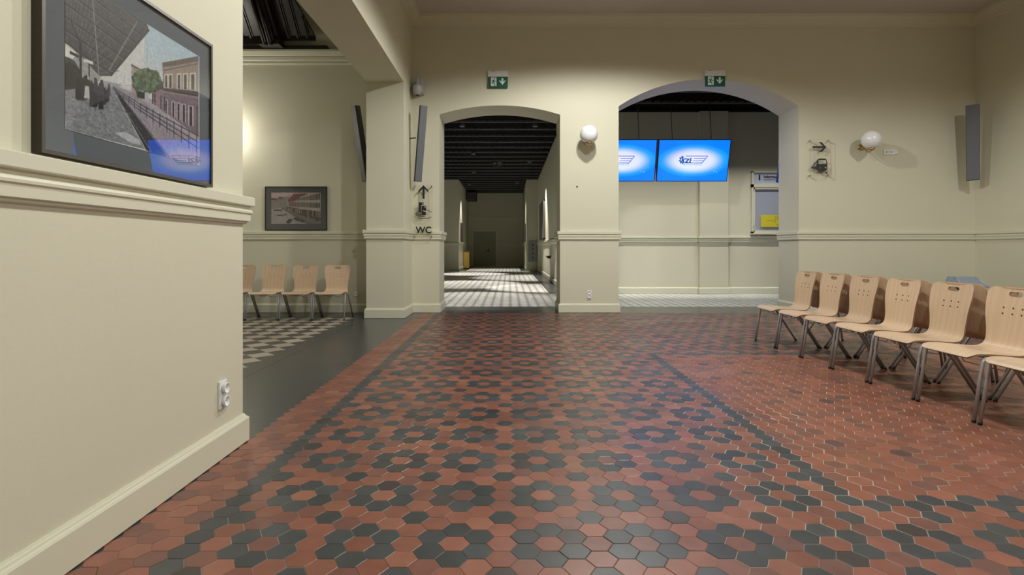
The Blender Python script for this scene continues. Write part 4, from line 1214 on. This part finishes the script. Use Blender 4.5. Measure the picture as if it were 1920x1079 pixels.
# ------------------------------------------------------------------ corridor things
o = MB(); o.box((-0.72, -0.02, 0.0), (0.72, 0.0, 2.22)); d1 = o.build('door_1', M['door'], None, (-1.565, 35.5, 0)); struct(d1)
b = MB()
for lo, hi in (((-0.80, 0), (-0.72, 2.3)), ((0.72, 0), (0.80, 2.3)), ((-0.80, 2.22), (0.80, 2.3))): b.box((lo[0], -0.05, lo[1]), (hi[0], 0.0, hi[1]))
b.build('door_frame', M['trim'], d1)
b = MB(); b.box((0.12, -0.07, 0.98), (0.28, -0.03, 1.03)); b.box((0.22, -0.035, 0.9), (0.27, -0.02, 1.15)); b.build('door_handle', M['grey_dark'], d1)
mb = MB(); mb.box((-2.58, 35.44, 3.05), (0.87, 35.5, 3.12)); struct(mb.build('trim_20', M['trim']))
t = thing('timetable_case', 'large framed timetable case on the corridor right wall', 'board', (1.45, 24.0, 1.52), (0, 0, R(-90)))
b = MB()
for lo, hi in (((-1.5, 0), (1.5, 0.06)), ((-1.5, 1.54), (1.5, 1.6)), ((-1.5, 0), (-1.43, 1.6)), ((1.43, 0), (1.5, 1.6)), ((-0.53, 0), (-0.47, 1.6)), ((0.47, 0), (0.53, 1.6))): b.box((lo[0], -0.08, lo[1]), (hi[0], 0, hi[1]))
b.build('frame', M['panel_dark'], t)
for x0 in (-1.43, -0.47, 0.53):
    b = MB(); b.box((x0, -0.05, 0.06), (x0+0.9 if x0 > -1 and x0 < 0 else x0+0.94 if x0 < 0 else 1.43, -0.01, 1.54)); b.build('poster_panel', M['panel_grey'], t)
t = thing('dark_wall_poster', 'narrow dark framed poster on the far corridor right wall', 'poster', (0.87, 29.9, 1.45), (0, 0, R(-90)))
b = MB(); b.box((-0.5, -0.05, 0), (0.5, 0, 1.0)); b.build('frame', M['panel_dark'], t)
b = MB(); b.box((-0.43, -0.054, 0.06), (0.43, -0.05, 0.94)); b.build('poster_panel', M['panel_dark'], t)
t = thing('dark_wall_poster', 'narrow dark framed poster on the far corridor left wall', 'poster', (-2.58, 30.2, 1.5), (0, 0, R(90)))
b = MB(); b.box((-0.6, -0.05, 0), (0.6, 0, 1.0)); b.build('frame', M['panel_dark'], t)
b = MB(); b.box((-0.53, -0.054, 0.06), (0.53, -0.05, 0.94)); b.build('poster_panel', M['panel_dark'], t)
t = thing('grey_floor_plan_board', 'grey panel with dark dots at the corridor corner by the right wall', 'board', (1.16, 28.5, 0.47))
b = MB(); b.rbox((-0.20, -0.06, 0), (0.22, 0, 1.06), 0.01); b.build('panel', M['panel_grey'], t)
b = MB()
for z in (0.2, 0.42, 0.64, 0.85): b.lathe([(0.0, 0), (0.04, 0), (0.04, 0.01), (0, 0.011)], 12, 0, Matrix.Translation((0.03, -0.06, z)) @ Matrix.Rotation(R(90), 4, 'X'))
b.build('dark_dot', M['panel_dark'], t)
t = thing('ochre_cabinet', 'ochre yellow cabinet standing by the corridor left wall', 'cabinet', (-2.40, 31.4, 0))
b = MB(); b.rbox((-0.16, -0.25, 0.05), (0.15, 0.25, 0.95), 0.01); b.build('body', M['ochre'], t)
b = MB(); b.rbox((-0.17, -0.26, 0.95), (0.16, 0.26, 1.0), 0.006); b.build('top', M['panel_dark'], t)
b = MB()
for sx in (-0.12, 0.11):
    for sy in (-0.2, 0.2): b.box((sx-0.02, sy-0.02, 0), (sx+0.02, sy+0.02, 0.05))
b.build('foot', M['black'], t)
t = thing('dark_air_heater', 'dark unit hanging high in the corridor far left corner', 'heater', (-2.3, 33.4, 3.95))
b = MB(); b.rbox((-0.24, -0.3, 0), (0.36, 0.3, 0.55), 0.06); b.build('casing', M['grey_dark'], t)
b = MB()
for k in range(5): b.box((-0.18, -0.32, 0.08+k*0.09), (0.30, -0.29, 0.11+k*0.09))
b.build('louvre', M['rail'], t)
b = MB(); b.tube([(-0.05, 0, 0.53), (-0.05, 0, ZH-3.95)], 0.02, 8); b.tube([(0.2, 0, 0.53), (0.2, 0, ZH-3.95)], 0.02, 8); b.rbox((-0.28, -0.2, 0.2), (-0.23, 0.2, 0.4), 0.01); b.build('bracket', M['rail'], t)
t = thing('small_wall_shelf', 'small dark ledge low on the corridor right wall', 'shelf', (1.45, 19.6, 0.80), (0, 0, R(-90)))
b = MB(); b.rbox((-0.2, -0.16, 0.05), (0.2, 0, 0.09), 0.006); b.build('board', M['panel_dark'], t)
b = MB(); b.box((-0.1, -0.12, 0), (-0.08, 0, 0.05)); b.box((0.08, -0.12, 0), (0.1, 0, 0.05)); b.build('bracket', M['grey_dark'], t)
LBL = ['pale ceiling spotlight just inside the left arch, on the left', 'pale ceiling spotlight just inside the left arch, on the right',
       'second left spotlight along the black corridor ceiling', 'second right spotlight along the black corridor ceiling', 'third left spotlight along the black corridor ceiling',
       'right one of the two farthest ceiling spotlights in the corridor', 'left one of the two farthest ceiling spotlights in the corridor']
for i, (a, bb, p_, an) in enumerate(CORR_SPOTS):
    t = thing('ceiling_spotlight', LBL[i], 'spotlight', (a[0], a[1], 4.54), group='corridor ceiling spotlights')
    b = MB(); b.lathe([(0.07, 0.0), (0.075, 0.005), (0.075, ZH-4.54)], 20); 
    b.build('housing', M['grey_cab'], t)
print('objects', len(bpy.data.objects))
